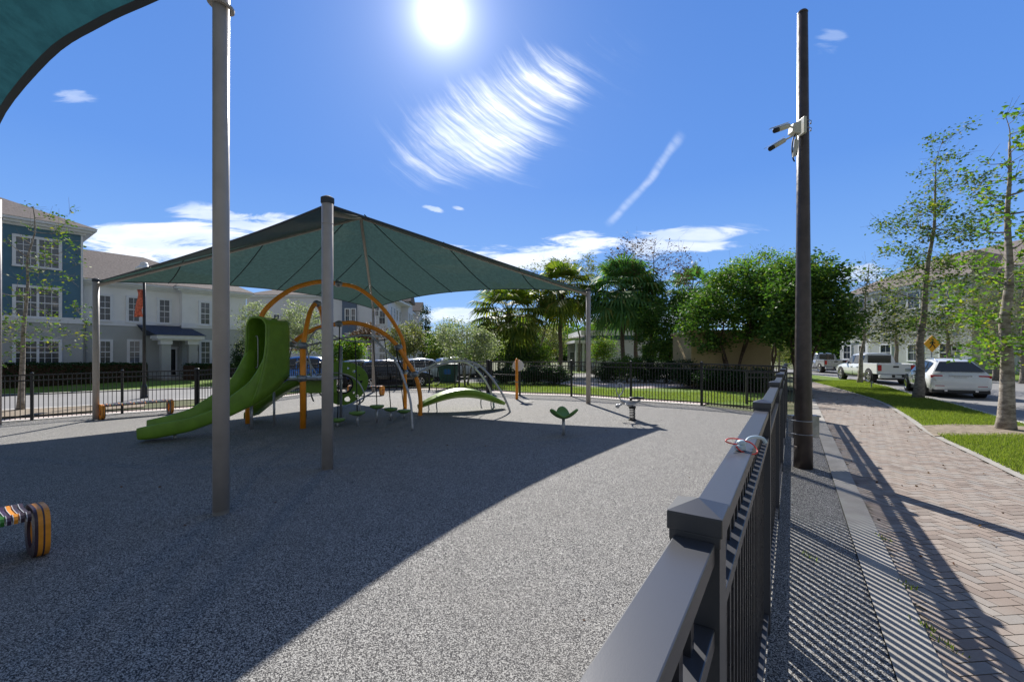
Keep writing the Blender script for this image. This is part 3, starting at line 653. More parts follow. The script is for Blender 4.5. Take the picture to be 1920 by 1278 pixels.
def mk_b4():
    r=wempty('white_pavilion',(9,46,0),'low white flat roofed building with a teal band, seen between the palm trunks','building')
    Y=46.; f=Fac((0,Y),90,r); X=lambda x:(x-HX)/F*Y; Z=lambda y:EYE+(HY-y)/F*Y
    w_=MB(); f.box(w_,X(1117),X(1204),-8,0,-.2,Z(637)); w_.build('wall',M['wall_white'],r)
    w_=MB(); f.box(w_,X(1112),X(1206),-8,.1,Z(637)+.002,Z(629)); w_.build('teal_band',M['teal_band'],r)
    w_=MB(); f.box(w_,X(1086),X(1210),-9,1.2,Z(629)+.002,Z(620)); f.box(w_,X(1075),X(1116.5),-6,1.0,Z(643),Z(638)); f.box(w_,X(1207),X(1250),-6,1,Z(645),Z(638)); w_.build('flat_roof',M['wall_white'],r)
    for x in (1078,1091,1104,1230):
        w_=MB(); f.box(w_,X(x),X(x+3.5),.2,.5,-.2,Z(643)-.002); w_.build('column',M['white_trim'],r)
    w_=MB(); f.box(w_,X(1076),X(1116),-5,-4.7,-.2,Z(643)-.004); w_.build('recess_wall',M['wall_grey'],r)
    for x in (1080,1093): f.window(X(x),X(x+8),.5,2.0,d=-4.7,rows=2,fw=.08)
mk_b4()
def mk_b5():
    r=wempty('utility_building',(10,23,0),'low tan stucco utility building under the dense green trees','building')
    Y=26.; f=Fac((0,Y),96,r); a,b=f.t(1296),f.t(1446)
    w_=MB(); f.box(w_,a,b,-4,0,-.1,3.05); w_.build('wall',M['wall_tan'],r,bevel=.02)
    w_=MB(); f.box(w_,a-.12,b+.12,-4.12,.12,3.052,3.22); w_.build('parapet_cap',M['wall_tan'],r,bevel=.02)
    w_=MB(); f.box(w_,a+.5,b-.6,0,.03,.05,.75); w_.build('vent_louvre',M['car_trim'],r)
mk_b5()
# ================================================================ FENCES
def cap(mb,p,ax,w=.11,h=.04,peak=.022):
    u,n=ax; z=Vector((0,0,1)); p=Vector(p); mb.box(p+z*(-.012),(w*.93,w*.93,.024),(u,n,z)); q=p; mb.box(q+z*(h/2),(w,w,h),(u,n,z))
    c=[q+u*(i*w/2)+n*(j*w/2)+z*(h+.0005) for i,j in ((-1,-1),(1,-1),(1,1),(-1,1))]+[q+z*(h+peak)]
    mb.add(c,[(0,1,4),(1,2,4),(2,3,4),(3,0,4)])
def fence_run(root,pts,rail_w=.045,hgt=1.53,step=.118,pick=.018,railm='black_paint',post_w=.075,gate=()):
    z=Vector((0,0,1))
    for i,(x,y) in enumerate(pts):
        h=H(x,y); a=Vector(pts[max(i-1,0)]+(0,)) ; b=Vector(pts[min(i+1,len(pts)-1)]+(0,)); u=(b-a).normalized(); n=u.cross(z)
        w_=MB(); w_.box((x,y,h+hgt/2),(post_w,post_w,hgt+.02),(u,n,z)); po=w_.build('post',M[railm],root)
        w_=MB(); PB[po.name]=PB[root.name]; cap(w_,(x,y,h+hgt+.012),(u,n),post_w*1.12); w_.build('post_cap',M[railm],po,bevel=.0025)
    for i in range(len(pts)-1):
        a=Vector(pts[i]+(0,)); b=Vector(pts[i+1]+(0,)); u=(b-a).normalized(); L=(b-a).length; a=a+u*post_w*.52; b=b-u*post_w*.52
        ha,hb=H(a.x,a.y),H(b.x,b.y)
        for rz,rh in ((hgt-.022,.044),(hgt-.2,.04),(.12,.04)):
            w_=MB(); w_.bar(a+z*(ha+rz),b+z*(hb+rz),rail_w,rh); w_.build('rail',M[railm],root,bevel=.003 if rail_w>.06 else 0)
        w_=MB(); LL=(b-a).length; n=int(LL/step)
        for k in range(1,n+1):
            f=k/(n+1); p=a.lerp(b,f); hh=ha+(hb-ha)*f; w_.box(p+z*(hh+.05+(hgt-.1)/2),(pick,pick,hgt-.1),(u,u.cross(z),z))
        w_.build('pickets',M['black_paint'],root)
near=[rail_off(-.2115,.97+2.046*k) for k in range(-2,6)]+[FENCE[0]]
r=wempty('fence',(near[2][0],near[2][1],0),'near black metal fence with wide flat top rail, running between play area and brick path','fence')
fence_run(r,near,.083,1.53,.102,.031,'rail_paint',.1)
r=wempty('fence',(2.6,18.9,0),'far black picket fence behind the spring rider, right of the gate','fence')
fence_run(r,[FENCE[0],FENCE[1],FENCE[2],FENCE[3],FENCE[4]])
r=wempty('fence',(-6.5,24.35,0),'curved back stretch of black picket fence behind the play structure','fence')
fence_run(r,FENCE[5:13])
r=wempty('fence',(-16,14.4,0),'left stretch of black picket fence behind the long bench and lamp post','fence')
fence_run(r,FENCE[12:]) if False else fence_run(r,[(-12.42,16.95)]+FENCE[13:])
# gate between posts
def gate():
    a=Vector(FENCE[4]+(0,)); b=Vector(FENCE[5]+(0,)); u=(b-a).normalized(); n=Vector((u.y,-u.x,0)); z=Vector((0,0,1)); h=H(a.x,a.y)
    r=wempty('gate',(a+b)/2,'black metal gate with lattice infill between two heavy posts beside the orange post','gate'); 
    w_=MB(); 
    for p in (a+u*.13,b-u*.13): w_.box(p+z*(h+.82),(.06,.06,1.46),(u,n,z))
    for q in (.14,.9,1.5): w_.bar(a+u*.13+z*(h+q),b-u*.13+z*(h+q),.045,.05)
    w_.build('frame',M['black_paint'],r)
    w_=MB(); L=(b-a).length-.3
    for k in range(12): w_.box(a+u*(.2+L*k/11)+z*(h+.82),(.018,.018,1.36),(u,n,z))
    w_.build('pickets',M['black_paint'],r)
    w_=MB(); w_.box(b-u*.2+z*(h+1.0)-n*.06,(.12,.06,.2),(u,n,z)); w_.build('latch',M['black_paint'],r)
    for p in (b,): 
        w_=MB(); w_.box(p+u*.1+z*(h+.8),(.13,.13,1.62),(u,n,z)); w_.build('gate_post',M['black_paint'],r)
gate()
def side_gate():
    a=Vector((8.6,16.1,0)); b=Vector((10.65,16.0,0)); r=wempty('fence',a,'short black picket panel behind the tall dark pole, at the edge of the brick path','fence')
    fence_run(r,[(8.75,16.1),(10.7,16.0)],.045,1.2)
side_gate()
# ================================================================ SHADE STRUCTURES
def fabric_hip(root,corners,apex,sag,matn,nseam,post_r,name='canopy',seam_m='seam',pole_m='post_taupe',hem=0,rafter=True):
    n=len(corners); ap=Vector(apex)
    for i in range(n):
        a=Vector(corners[i]); b=Vector(corners[(i+1)%n]); N=18; edge=[]
        mid=(a+b)/2; d=(ap-mid).normalized()
        for k in range(N+1):
            t=k/N; edge.append(a.lerp(b,t)+d*(sag*4*t*(1-t)*(1 if sag else 0)))
        rows=[]
        for j in range(9):
            s=j/8; row=[]
            for k in range(N+1):
                p=edge[k].lerp(ap,s); t=k/N; bow=-.22*math.sin(math.pi*s)*math.sin(math.pi*t); row.append(p+Vector((0,0,bow*.6)))
            rows.append(row)
        g=MB(); g.grid(rows); o=g.build('canopy_panel',M[matn],root,True,solid=0)
        # seams, parallel, running up the panel
        e=(b-a).normalized()
        sm=MB()
        ns=nseam[i]
        for q in range(1,ns+1):
            t=q/(ns+1); k=t*N; k0=int(k); p=edge[k0].lerp(edge[min(k0+1,N)],k-k0)
            # seam goes perpendicular to the eave until it meets a hip
            hd=(ap-mid); hd=hd-e*hd.dot(e); L=1-abs(2*t-1)
            q2=p+(hd*L-(p-(a.lerp(b,t)))*1.0)*1.0
            # bow it with the cloth
            pts=[]
            for s in range(7):
                f=s/6; x=p.lerp(q2,f); pts.append(x+Vector((0,0,-.022-.1*math.sin(math.pi*f))))
            sm.tube(pts,.017,5)
        if ns: sm.build('seam',M[seam_m],root)
        ed=MB(); ed.tube([p+Vector((0,0,.0)) for p in edge],.02 if not hem else .035,6); ed.build('edge_cable',M['hem'],root)
        if hem:
            hm=MB(); inn=[edge[k].lerp(ap,hem) for k in range(N+1)]; hm.grid([[p-Vector((0,0,.03)) for p in edge],[p-Vector((0,0,.03)) for p in inn]]); hm.build('hem_band',M['hem'],root)
        if rafter:
            rf=MB(); rf.tube([a-Vector((0,0,.12)),a.lerp(ap,.5)-Vector((0,0,.13)),ap-Vector((0,0,.1))],.055,8); rf.build('rafter',M[pole_m],root,True)
e_=2.33+EYE
cF=Vector((-2.87,6.72,e_)); cL=Vector((-13.58,14.1,e_)); cB=Vector((-7.28,22.7,e_)); cR=Vector((2.88,16.3,e_)); apx=Vector((-5.25,15.0,EYE+4.78))
r=wempty('shade_canopy',(-5.2,15,0),'green fabric shade canopy on four tan posts over the play structure','shade canopy')
fabric_hip(r,[c+Vector((0,0,-.03)) for c in (cF,cR,cB,cL)],apx,.85,'shade_cloth',(0,5,5,0),.09)
for c in (cF,cL,cB,cR):
    w_=MB(); h=H(c.x,c.y); w_.tube([(c.x,c.y,h-.1),(c.x,c.y,c.z+.08)],.086,24); po=w_.build('post',M['post_taupe'],r,True); PB[po.name]=PB[r.name]
    w_=MB(); w_.lathe((c.x,c.y,c.z+.0),[(.092,-.02),(.1,0),(.1,.07),(.05,.1),(0,.1)],20); w_.build('post_cap',M['hem'],po)
    w_=MB(); w_.tube([(c.x,c.y,c.z-.34),(c.x,c.y,c.z-.33)],.0885,24); w_.build('collar',M['post_taupe'],po)
# second canopy, mostly out of the picture
r=wempty('shade_canopy',(-13,4,0),'taller teal shade canopy cut off by the top left corner of the photo','shade canopy')
E2=[(-3.3,4.9,EYE+4.35),(-4.49,5.42,EYE+4.42),(-5.5,5.81,EYE+4.42),(-6.95,6.5,EYE+4.42),(-9.8,8.27,EYE+4.4),(-12.6,10.55,EYE+4.5),(-15.95,13.4,EYE+4.6)]
E2=smooth_path(E2,5); ap2=Vector((-13.5,3.2,EYE+7.6)); q3=Vector((-22.6,3.4,EYE+4.5)); q4=Vector((-10.3,-5.1,EYE+4.5))
def ell_edge(a,b):
    mid=(a+b)/2; d=(ap2-mid).normalized(); return [a.lerp(b,k/12)+d*(1.0*4*(k/12)*(1-k/12)) for k in range(13)]
for e in (E2,ell_edge(E2[-1],q3),ell_edge(q3,q4),ell_edge(q4,E2[0])):
    g=MB(); g.grid([[p.lerp(ap2,j/6) for p in e] for j in range(7)]); g.build('canopy_panel',M['shade_cloth_teal'],r,True)
    g=MB(); g.grid([[p-Vector((0,0,.03)) for p in e],[p.lerp(ap2,.014)-Vector((0,0,.03)) for p in e]]); g.build('hem_band',M['hem'],r)
for c,fl in ((E2[0],1),(E2[-1],1),(q3,0),(q4,0)):
    w_=MB(); h=H(c.x,c.y); top=c.z+.15; w_.tube([(c.x,c.y,h-.1),(c.x,c.y,top)],.083,24); po=w_.build('post',M['post_taupe'],r,True); PB[po.name]=PB[r.name]
    w_=MB(); zf=EYE+(661-12)/F*4.9 if fl and c is E2[0] else c.z-.4; ax=(Vector((1,0,-.22)).normalized(),Vector((0,1,0)),Vector((.22,0,1)).normalized())
    w_.lathe((c.x,c.y,zf),[(.1,-.012),(.135,-.012),(.135,.012),(.1,.012)],24,ax); w_.build('flange',M['post_taupe'],po)
# ================================================================ TALL DARK POLE
pb=Vector((4.88,7.24,0)); 
r=wempty('camera_pole',pb,'tall tapering dark bronze pole beside the brick path','pole')
w_=MB(); w_.tube([pb+Vector((0,0,-.1)),pb+Vector((0,0,.9)),pb+Vector((0,0,4)),pb+Vector((-.01,0,7.62))],[.142,.128,.100,.076],28); w_.build('shaft',M['pole_bronze'],r,True)
w_=MB(); w_.lathe(pb+Vector((-.01,0,7.62)),[(.078,-.02),(.08,.0),(.06,.03),(0,.035)],20); w_.build('cap',M['pole_bronze'],r,True)
s=7.24/F
def pp(x,y,dy=0): v=P(x,y,7.24+dy); return v
bx=wempty('junction_box',pp(1506,799,.22),'flat grey metal equipment box strapped low on the tall dark pole','junction box')
w_=MB(); w_.box(pp(1507,799,.21),(.46,.13,.37)); w_.build('body',M['galv'],bx,bevel=.012)
w_=MB(); w_.box(pp(1507,779.5,.21),(.49,.16,.03)); w_.build('lid',M['galv'],bx,bevel=.004)
for y in (788,813):
    w_=MB(); c=pp(1506,y); w_.tube([(c.x-.2,c.y+.12,c.z),(c.x-.125,c.y-.03,c.z),(c.x-.09,c.y-.10,c.z),(c.x,c.y-.137,c.z),(c.x+.09,c.y-.10,c.z),(c.x+.125,c.y-.03,c.z),(c.x+.2,c.y+.12,c.z)],.008,6,4); w_.build('strap',M['galv'],bx,True)
w_=MB(); c=pp(1489,838); w_.box((c.x+.03,c.y-.02,c.z),(.05,.08,.05)); w_.build('hand_hole',M['pole_bronze'],r,bevel=.008)
# camera mount
mt=wempty('camera_bracket',pp(1498,238),'cream junction bracket strapped near the top of the tall dark pole','bracket')
w_=MB(); w_.box(pp(1505,237,-.11),(.045,.14,.27)); w_.prism([pp(1503,225,-.19),pp(1488,231,-.15),pp(1486,247,-.15),pp(1503,250,-.19)],(0,.13,0)); w_.build('bracket_box',M['cam_cream'],mt,bevel=.008)
for y in (231,244.5):
    w_=MB(); c=pp(1508,y); w_.tube([(c.x-.06,c.y-.08,c.z),(c.x,c.y-.098,c.z),(c.x+.07,c.y-.07,c.z),(c.x+.1,c.y,c.z)],.006,6,4); w_.ball((c.x+.1,c.y-.01,c.z-.01),.014,8); w_.build('strap',M['galv'],mt,True)
w_=MB(); w_.tube([pp(1492,250,-.12),pp(1487,262,-.14),pp(1485,280,-.15),pp(1487,297,-.14),pp(1490,303,-.13)],.011,8,5); w_.build('cable',M['rubber_black'],mt,True)
def seccam(label,a,b,joint,r=.034,L=None):
    a=Vector(a);b=Vector(b);d=(a-b).normalized(); up=Vector((0,0,1)); sx=d.cross(up).normalized(); u=sx.cross(d)
    t=wempty('security_camera',b,label,'security camera','cameras on the tall pole'); w_=MB(); w_.lathe(b,[(.01,-.01),(r*.9,0),(r,.01),(r,(a-b).length*.72),(0,(a-b).length*.72)],14,(sx,u,d)); w_.build('body',M['cam_cream'],t,True)
    L=(a-b).length; w_=MB(); w_.lathe(b+d*(L*.72),[(r*1.0,0),(r*1.0,L*.2),(r*.8,L*.21),(0,L*.21)],14,(sx,u,d)); w_.build('lens',M['rubber_black'],t,True)
    w_=MB(); w_.add([b+u*(r*1.25)+sx*(q*r*.95)+d*k for k in (-.01,L*1.12) for q in (-1,1)]+[b+u*(r*1.42)+sx*(q*r*.6)+d*k for k in (-.01,L*1.12) for q in (-1,1)],[(0,2,3,1),(4,5,7,6),(0,4,6,2),(1,3,7,5),(0,1,5,4),(2,6,7,3)]); w_.build('sun_shield',M['cam_cream'],t)
    w_=MB(); w_.tube([b+d*.02,joint],.014,8); w_.ball(b,.02,10); w_.build('arm',M['cam_cream'],t,True)
seccam('cream bullet security camera with its dark round lens showing, upper one on the pole',pp(1450,246,-.25),pp(1479,236,-.15),pp(1490,240,-.13),.04)
seccam('cream bullet security camera tilted down to the left, lower one on the pole',pp(1441,281,-.2),pp(1471,263,-.13),pp(1486,255,-.13),.037)
seccam('cream security camera hanging straight down against the pole',pp(1491,293,-.18),pp(1494,264,-.14),pp(1493,252,-.13),.03)
# thing on the rail
def toy():
    Y=1.76; p=lambda x,y,d=0:P(x,y,Y+d); t=wempty('toy_handle',(p(1400,838).x,Y,1.532),'pale blue grey plastic clip with a red cord loop lying on the near fence rail','toy')
    w_=MB(); w_.tube([p(1398,829,.05),p(1405,821,.07),p(1418,819,.09),p(1430,822,.1),p(1436,830,.1)],[.006,.010,.013,.012,.008],10,5); w_.build('grip',M['soft_white'],t,True)
    c=p(1388,836); w_=MB(); w_.box((c.x,c.y,1.545),(.042,.03,.022),(Vector((.8,.6,0)),Vector((-.6,.8,0)),Vector((0,0,1)))); w_.lathe((c.x+.004,c.y,1.556),[(.018,0),(.018,.012),(.009,.02),(0,.02)],12); w_.build('clip',M['soft_white'],t,bevel=.004)
    w_=MB(); c=p(1402,838); w_.tube([p(1383,833),p(1372,831),p(1361,827),p(1366,822,.02),p(1380,822,.03),p(1394,825,.02),p(1408,830,.02),p(1417,839),p(1420,847,-.02),p(1413,851,-.03),p(1398,849,-.03),p(1386,843,-.02),p(1380,836,-.01)],.0028,8,5); w_.build('cord',M['red_cord'],t,True)
toy()
# ================================================================ PLAY STRUCTURE
ps=wempty('play_structure',(-5.3,11.6,0),'green and orange climbing structure with twin slides under the canopy','play structure')
def part(name,mb,m,parent=None,smooth=True,**k):
    parent=parent or ps; o=mb.build(name,M[m],parent,smooth,**k); PB[o.name]=PB[parent.name]; return o
A_=G(465,794); A_.z-=.05; Cf=G(759.5,766); Bf=G(787.6,779); P1=G(568,803)
def balljoint(p,r=.13):
    b=MB(); b.lathe(p,[(r*math.sin(math.pi*i/12),-r*.82*math.cos(math.pi*i/12)) for i in range(13)],18); b.lathe(p,[(r*1.03,-.012),(r*1.06,0),(r*1.03,.012)],18); o=part('ball_joint',b,'galv'); 
    c=MB(); 
    for k in range(5): a=k*2*math.pi/5+.3; c.ball(Vector(p)+Vector((math.cos(a),math.sin(a),.35)).normalized()*r*.96,.014,6)
    part('bolt',c,'rubber_black',o) if False else None
arch=[A_]+[OP(A_,Cf,x,y) for x,y in ((471,700),(478,640),(489,596),(504.5,573),(532.7,550.7),(561,536.6),(600,528),(634,532),(668,539),(701.7,562),(730,593),(752,629.6),(758,656),(759.2,697))]+[Cf-Vector((0,0,.05))]
t_=MB(); t_.tube(arch,.066,14,4); part('arch_tube',t_,'orange')
balljoint(OP(A_,Cf,634,532)); balljoint(OP(A_,Cf,759.3,697),.115)
L0=P(548,646,12.7)
arch2=[L0]+[OP(L0,Bf,x,y) for x,y in ((556,637),(575,624),(603,612.7),(636,607),(659.4,604.8),(690.4,611),(718.6,624),(735.5,638),(747,651),(762,675),(777.7,701),(785,725),(788.5,752))]+[Bf-Vector((0,0,.05))]
t_=MB(); t_.tube(arch2,.064,14,4); part('arch_tube',t_,'orange')
balljoint(OP(L0,Bf,636,607),.125); balljoint(OP(L0,Bf,747,651),.125); balljoint(OP(L0,Bf,777.7,701.5),.13)
t_=MB(); t_.tube([P1-Vector((0,0,.05)),P(568,709,P1.y),P(568,648,P1.y)],.072,16); part('post',t_,'orange')
pk=P(594.6,569,P1.y+1.1)
t_=MB(); t_.tube([P(568.5,646,P1.y),P(572,627,P1.y+.1),P(579,593,P1.y+.5),P(587,574,P1.y+.9),pk],.06,12,5); part('arch_tube',t_,'orange')
t_=MB(); t_.tube([pk,P(601.7,582,P1.y+1.4),P(606,605,P1.y+1.9),P(612,660,P1.y+2.5),G(613,781)-Vector((0,0,.05))],.06,12,5); part('arch_tube',t_,'orange')
for p,r_ in ((P(568,648,P1.y),.125),(P(566.5,709,P1.y),.13),(pk,.115),(L0,.12)): balljoint(p,r_)
# deck
dk=Vector((-5.55,12.15,1.25)); dz=H(-5.5,12)
t_=MB(); t_.lathe(dk,[(.0,-.06),(.78,-.06),(.80,-.03),(.80,.0),(.78,.012),(.0,.012)],6); part('deck',t_,'galv',smooth=False)
for k,(x,y) in enumerate(((-5.05,12.75),(-6.1,12.75),(-5.0,11.6))):
    t_=MB(); t_.tube([(x,y,H(x,y)-.05),(x,y,2.15)],.04,10); part('deck_post',t_,'grey_metal')
def tb(name,pts,r=.021,m='grey_metal',n=8,sm=5): t_=MB(); t_.tube(pts,r,n,sm); return part(name,t_,m)
# hand rails and overhead rails
tb('handrail',[P(548,646,12.7),P(577.7,646.5,12.2),P(625.8,637,11.9),P(660,631,11.8),P(693,629,11.6),P(706.7,641,11.4),P(730.8,663.7,11.2),P(746,684,11.1),P(760,718.8,11),P(770,755,10.9),G(773.8,806)-Vector((0,0,.03))],.03)
tb('handrail',[P(693,629,11.6),P(712,631,12.6),P(727,634,13.2),OP(L0,Bf,747,651)],.03)
tb('handrail',[P(577,640,12.2),P(600,616,12.6),P(640,600+36,13),P(690,640,13.4),P(727,636,13.4)],.024)
tb('handrail',[P(541,628,12.6),P(552,640,12.6),P(572,652,12.5),P(583,690,12.5),P(583,735,12.6),P(588,752,12.7)],.022)
tb('handrail',[P(555,680,12.3),P(562,676,12.1),P(580,680,12.0),P(592,700,12.0)],.02)
tb('handrail',[P(560,655,12.2),P(548,652,12.3),P(543,670,12.4)],.02)
tb('climbing_loop',[P(592,722,12.8),P(593,705,12.6),P(605,700,12.4),P(640,700,12.2),P(668,712,12.1),P(682,735,12.1),P(681,750,12.2),P(672,757,12.3)],.022)
tb('climbing_loop',[P(600,700,12.9),P(592,716,12.7),P(600,738,12.5),P(613,748,12.4),P(622,770,12.3),G(622,790)],.022)
# round panel with holes
def panel():
    c=P(645,717,13.1); r=.67; rot=Matrix.Rotation(R(14),3,'Z'); g=MB()
    holes=[(.30,.34,.05),(.12,.44,.035),(.50,.02,.04),(.10,-.50,.08),(.38,-.42,.05),(.27,-.30,.04),(-.35,.34,.05),(-.42,-.38,.06),(.44,.22,.03),(-.52,.05,.05)]
    NA,NRr=120,26; vs=[];fs=[]
    for i in range(NRr+1):
        for k in range(NA):
            a=2*math.pi*k/NA; ro=r*(1+.04*math.sin(3*a+.6)+.02*math.cos(2*a)); q=i/NRr; x0,z0=-.02+.27*math.cos(a),-.05+.27*math.sin(a); x1,z1=ro*math.cos(a),ro*math.sin(a)
            vs.append((x0+(x1-x0)*q,z0+(z1-z0)*q))
    for i in range(NRr):
        for k in range(NA):
            f=(i*NA+k,i*NA+(k+1)%NA,(i+1)*NA+(k+1)%NA,(i+1)*NA+k); x=sum(vs[q][0] for q in f)/4; z=sum(vs[q][1] for q in f)/4
            if any((x-hx)**2+(z-hz)**2<hr_*hr_ for hx,hz,hr_ in holes): continue
            fs.append(f)
    g.add([c+rot@Vector((x,0,z)) for x,z in vs],fs)
    part('climbing_panel',g,'green_panel',smooth=False,solid=.03)
    t_=MB(); t_.tube([c+rot@Vector((-.02+.27*math.cos(a),0,-.05+.27*math.sin(a))) for a in np.linspace(0,2*math.pi,25)],.03,8); part('panel_ring',t_,'rubber_black')
    for q in (-.45,.45):
        p=c+rot@Vector((q,0,-.5)); tb('panel_leg',[p,Vector((p.x,p.y,H(p.x,p.y)-.03))],.03,sm=0)
panel()
# stepping pods with hanging ropes
for x,yp,yf,xr,yr,w0 in ((706.7,761,792,699,632,27),(732.5,766,787.6,721,634,26),(757.3,769.5,783,743,652,26),(669.7,773,797,665.4,631,30),(633,786,798.5,636.5,612,28)):
    g0=G(x+.5,yf); s=g0.y/F; p=P(x,yp,g0.y); r_=w0*s/2
    d=MB(); d.lathe(p,[(.03,-.075),(r_*.5,-.07),(r_*.9,-.03),(r_,0),(r_*.93,.022),(r_*.5,.034),(0,.036)],24); pd=part('stepping_pod',d,'green_pod'); 
    d=MB(); d.tube([g0-Vector((0,0,.03)),p-Vector((0,0,.05))],.034,12); part('pod_stem',d,'grey_metal',pd)
    tb('rope',[P(xr,yr,g0.y+.15),p.lerp(P(xr,yr,g0.y+.15),.5)+Vector((.01,0,0)),p+Vector((0,0,.03))],.014,'rope',6,3)
# orange rope/bridge bits and net between posts
tb('rope',[P(541,655,12.6),P(556,655,12.5),P(568,652,12.3)],.018,'orange')
for a,b in (((541,628),(600,700)),((560,676),(600,640)),((575,650),(590,700)),((595,655),(640,640)),((600,690),(628,640))):
    tb('rope',[P(*a,12.9),P((a[0]+b[0])/2,(a[1]+b[1])/2+4,12.8),P(*b,12.7)],.010,'rope',5,3)
tb('rope',[P(744,655,13.2),P(745,670,13.2),P(752,685,13.2),P(758,697,13.4)],.02,'rope',6,4)
# main slide: curved centre line, from the exit (s=0) up to the deck
SLEN=2.95; _pts=[]; _p=Vector((-8.12,9.42,0)); 
def s_head(s): return R(246-62*max(0,min(1,s/SLEN)))
for k in range(-4,62):
    pass
def s_frame(s):
    n_=max(1,int(abs(s)/.05)); p=Vector((-8.04,9.42,0)); st=s/n_
    for q in range(n_): h=s_head((q+.5)*st); p=p-Vector((math.sin(h),math.cos(h),0))*st
    h=s_head(s); d=Vector((math.sin(h),math.cos(h),0)); return p,-d,Vector((-d.y,d.x,0))
def zat(poly,p):
    x=HX+F*p.x/p.y; y=float(np.interp(x,[q[0] for q in poly],[q[1] for q in poly])); return EYE+(HY-y)/F*p.y
NR=[(247,806),(262,801),(300,793.5),(357,783),(403,766),(441,736),(467,717),(484,694),(496,669),(503,650)]
BR=[(245,792),(257.5,791),(314.6,778.7),(357,766),(403,736),(433,711),(441,698),(454,675),(460,655)]
NBt=[(247,822),(260,827),(293,823),(357,810),(403,793.5),(435,781),(484,757.6),(524,728),(541,700)]
hw=.30; ST=[]
for k in range(56):
    s_=-.02+k*.0535; c,sx,sn=s_frame(s_); ST.append([s_,zat(NR,c+sn*hw),zat(BR,c-sn*hw),zat(NBt,c+sn*hw)])
A9=np.array(ST); A9[:,3]=np.maximum(A9[:,3],.05)
xs_n=np.array([HX+F*(s_frame(q)[0]+s_frame(q)[2]*hw).x/(s_frame(q)[0]+s_frame(q)[2]*hw).y for q in A9[:,0]])
A9[:,1]=np.maximum(A9[:,1],A9[:,3]+.26); A9[:,2]=np.maximum(A9[:,2],A9[:,3]+.26); A9[:,1:3]=np.minimum(A9[:,1:3],A9[:,3:4]+1.2)
for _ in range(3): A9[1:-1,1:]=(A9[:-2,1:]+2*A9[1:-1,1:]+A9[2:,1:])/4
def usec(s,zl,zr,zb):
    c,sx,sn=s_frame(s); zf=zb+.045; w=hw; rad=.12
    def wall(zr_): return [(w-.045,zr_-.03),(w-.03,zr_-.006),(w,zr_),(w+.022,zr_-.01),(w+.028,zr_-.035)]
    an_=np.linspace(0,math.pi/2,6)
    outn=wall(zr)+[(w+.02-rad*(1-math.cos(a)),zb+rad*(1-math.sin(a))) for a in an_]
    outb=[(-x,z) for x,z in (wall(zl)+[(w+.02-rad*(1-math.cos(a)),zb+rad*(1-math.sin(a))) for a in an_])][::-1]
    inb=[(-w+.045+rad*(1-math.cos(a)),zf+rad*(1-math.sin(a))) for a in an_]
    inn=[(-x,z) for x,z in inb][::-1]
    return [c+sn*x+Vector((0,0,z)) for x,z in outb+inb+inn+outn]
g=MB(); rows=[usec(q[0],q[2],q[1],q[3]) for q in A9 if q[0]<2.5]; g.grid(rows,closed=True); g.f.append(tuple(range(len(rows[0])))); g.mi.append(0)
slide=part('slide',g,'green_plastic')
g=MB(); hr=[]
def hprof(w,zt,rr,zlow=1.0):
    p=[(w,z) for z in np.linspace(zlow,zt-rr,9)]
    p+=[(w-rr+rr*math.cos(a),zt-rr+rr*math.sin(a)) for a in np.linspace(0,math.pi/2,8)[1:]]
    p+=[(-w+rr+rr*math.cos(a),zt-rr+rr*math.sin(a)) for a in np.linspace(math.pi/2,math.pi,8)]
    p+=[(-w,z) for z in np.linspace(zt-rr,zlow,9)[1:]]; return p
for j in range(9):
    f=j/8; row=[]
    for x,z in hprof(hw+.03,2.84-.02*f,.26-.08*f):
        front=float(np.interp(z,[1.0,1.3,1.7,2.1,2.5,2.7,2.84],[1.92,2.06,2.20,2.28,2.30,2.30,2.28]))
        s_=front+(3.06-front)*f; c,sx,sn=s_frame(s_)
        zb_=float(np.interp(s_,A9[:,0],A9[:,3])); zz=zb_+.06+(z-1.0)*(2.84-zb_-.06)/1.84 if True else z
        row.append(c+sn*x+Vector((0,0,zz)))
    hr.append(row)
g.grid(hr); part('slide_hood',g,'green_plastic',slide,solid=.035)
t_=MB(); t_.tube(hr[0],.03,8); part('hood_rim',t_,'green_plastic',slide)
c,sx,sn=s_frame(3.02); g=MB(); g.box(c+Vector((0,0,1.3)),(.12,.64,.2),(sx,sn,Vector((0,0,1)))); g.box(c-sn*.09+Vector((0,0,1.95)),(.03,.44,1.5),(sx,sn,Vector((0,0,1)))); part('slide_entry',g,'green_plastic',slide,smooth=False,bevel=.02)
c,sx,sn=s_frame(2.55); hp=c-sn*(hw-.02); tb('grab_handle',[hp+Vector((0,0,1.55)),hp+Vector((.0,0,1.60))+sn*.07,hp+sn*.07+Vector((0,0,2.3)),hp+Vector((0,0,2.36))],.016)
for s_,zt in ((.55,.1),(2.15,.7)):
    c,sx,sn=s_frame(s_); tb('slide_leg',[Vector((c.x,c.y,H(c.x,c.y)-.03)),c+Vector((0,0,zt))],.035,sm=0)
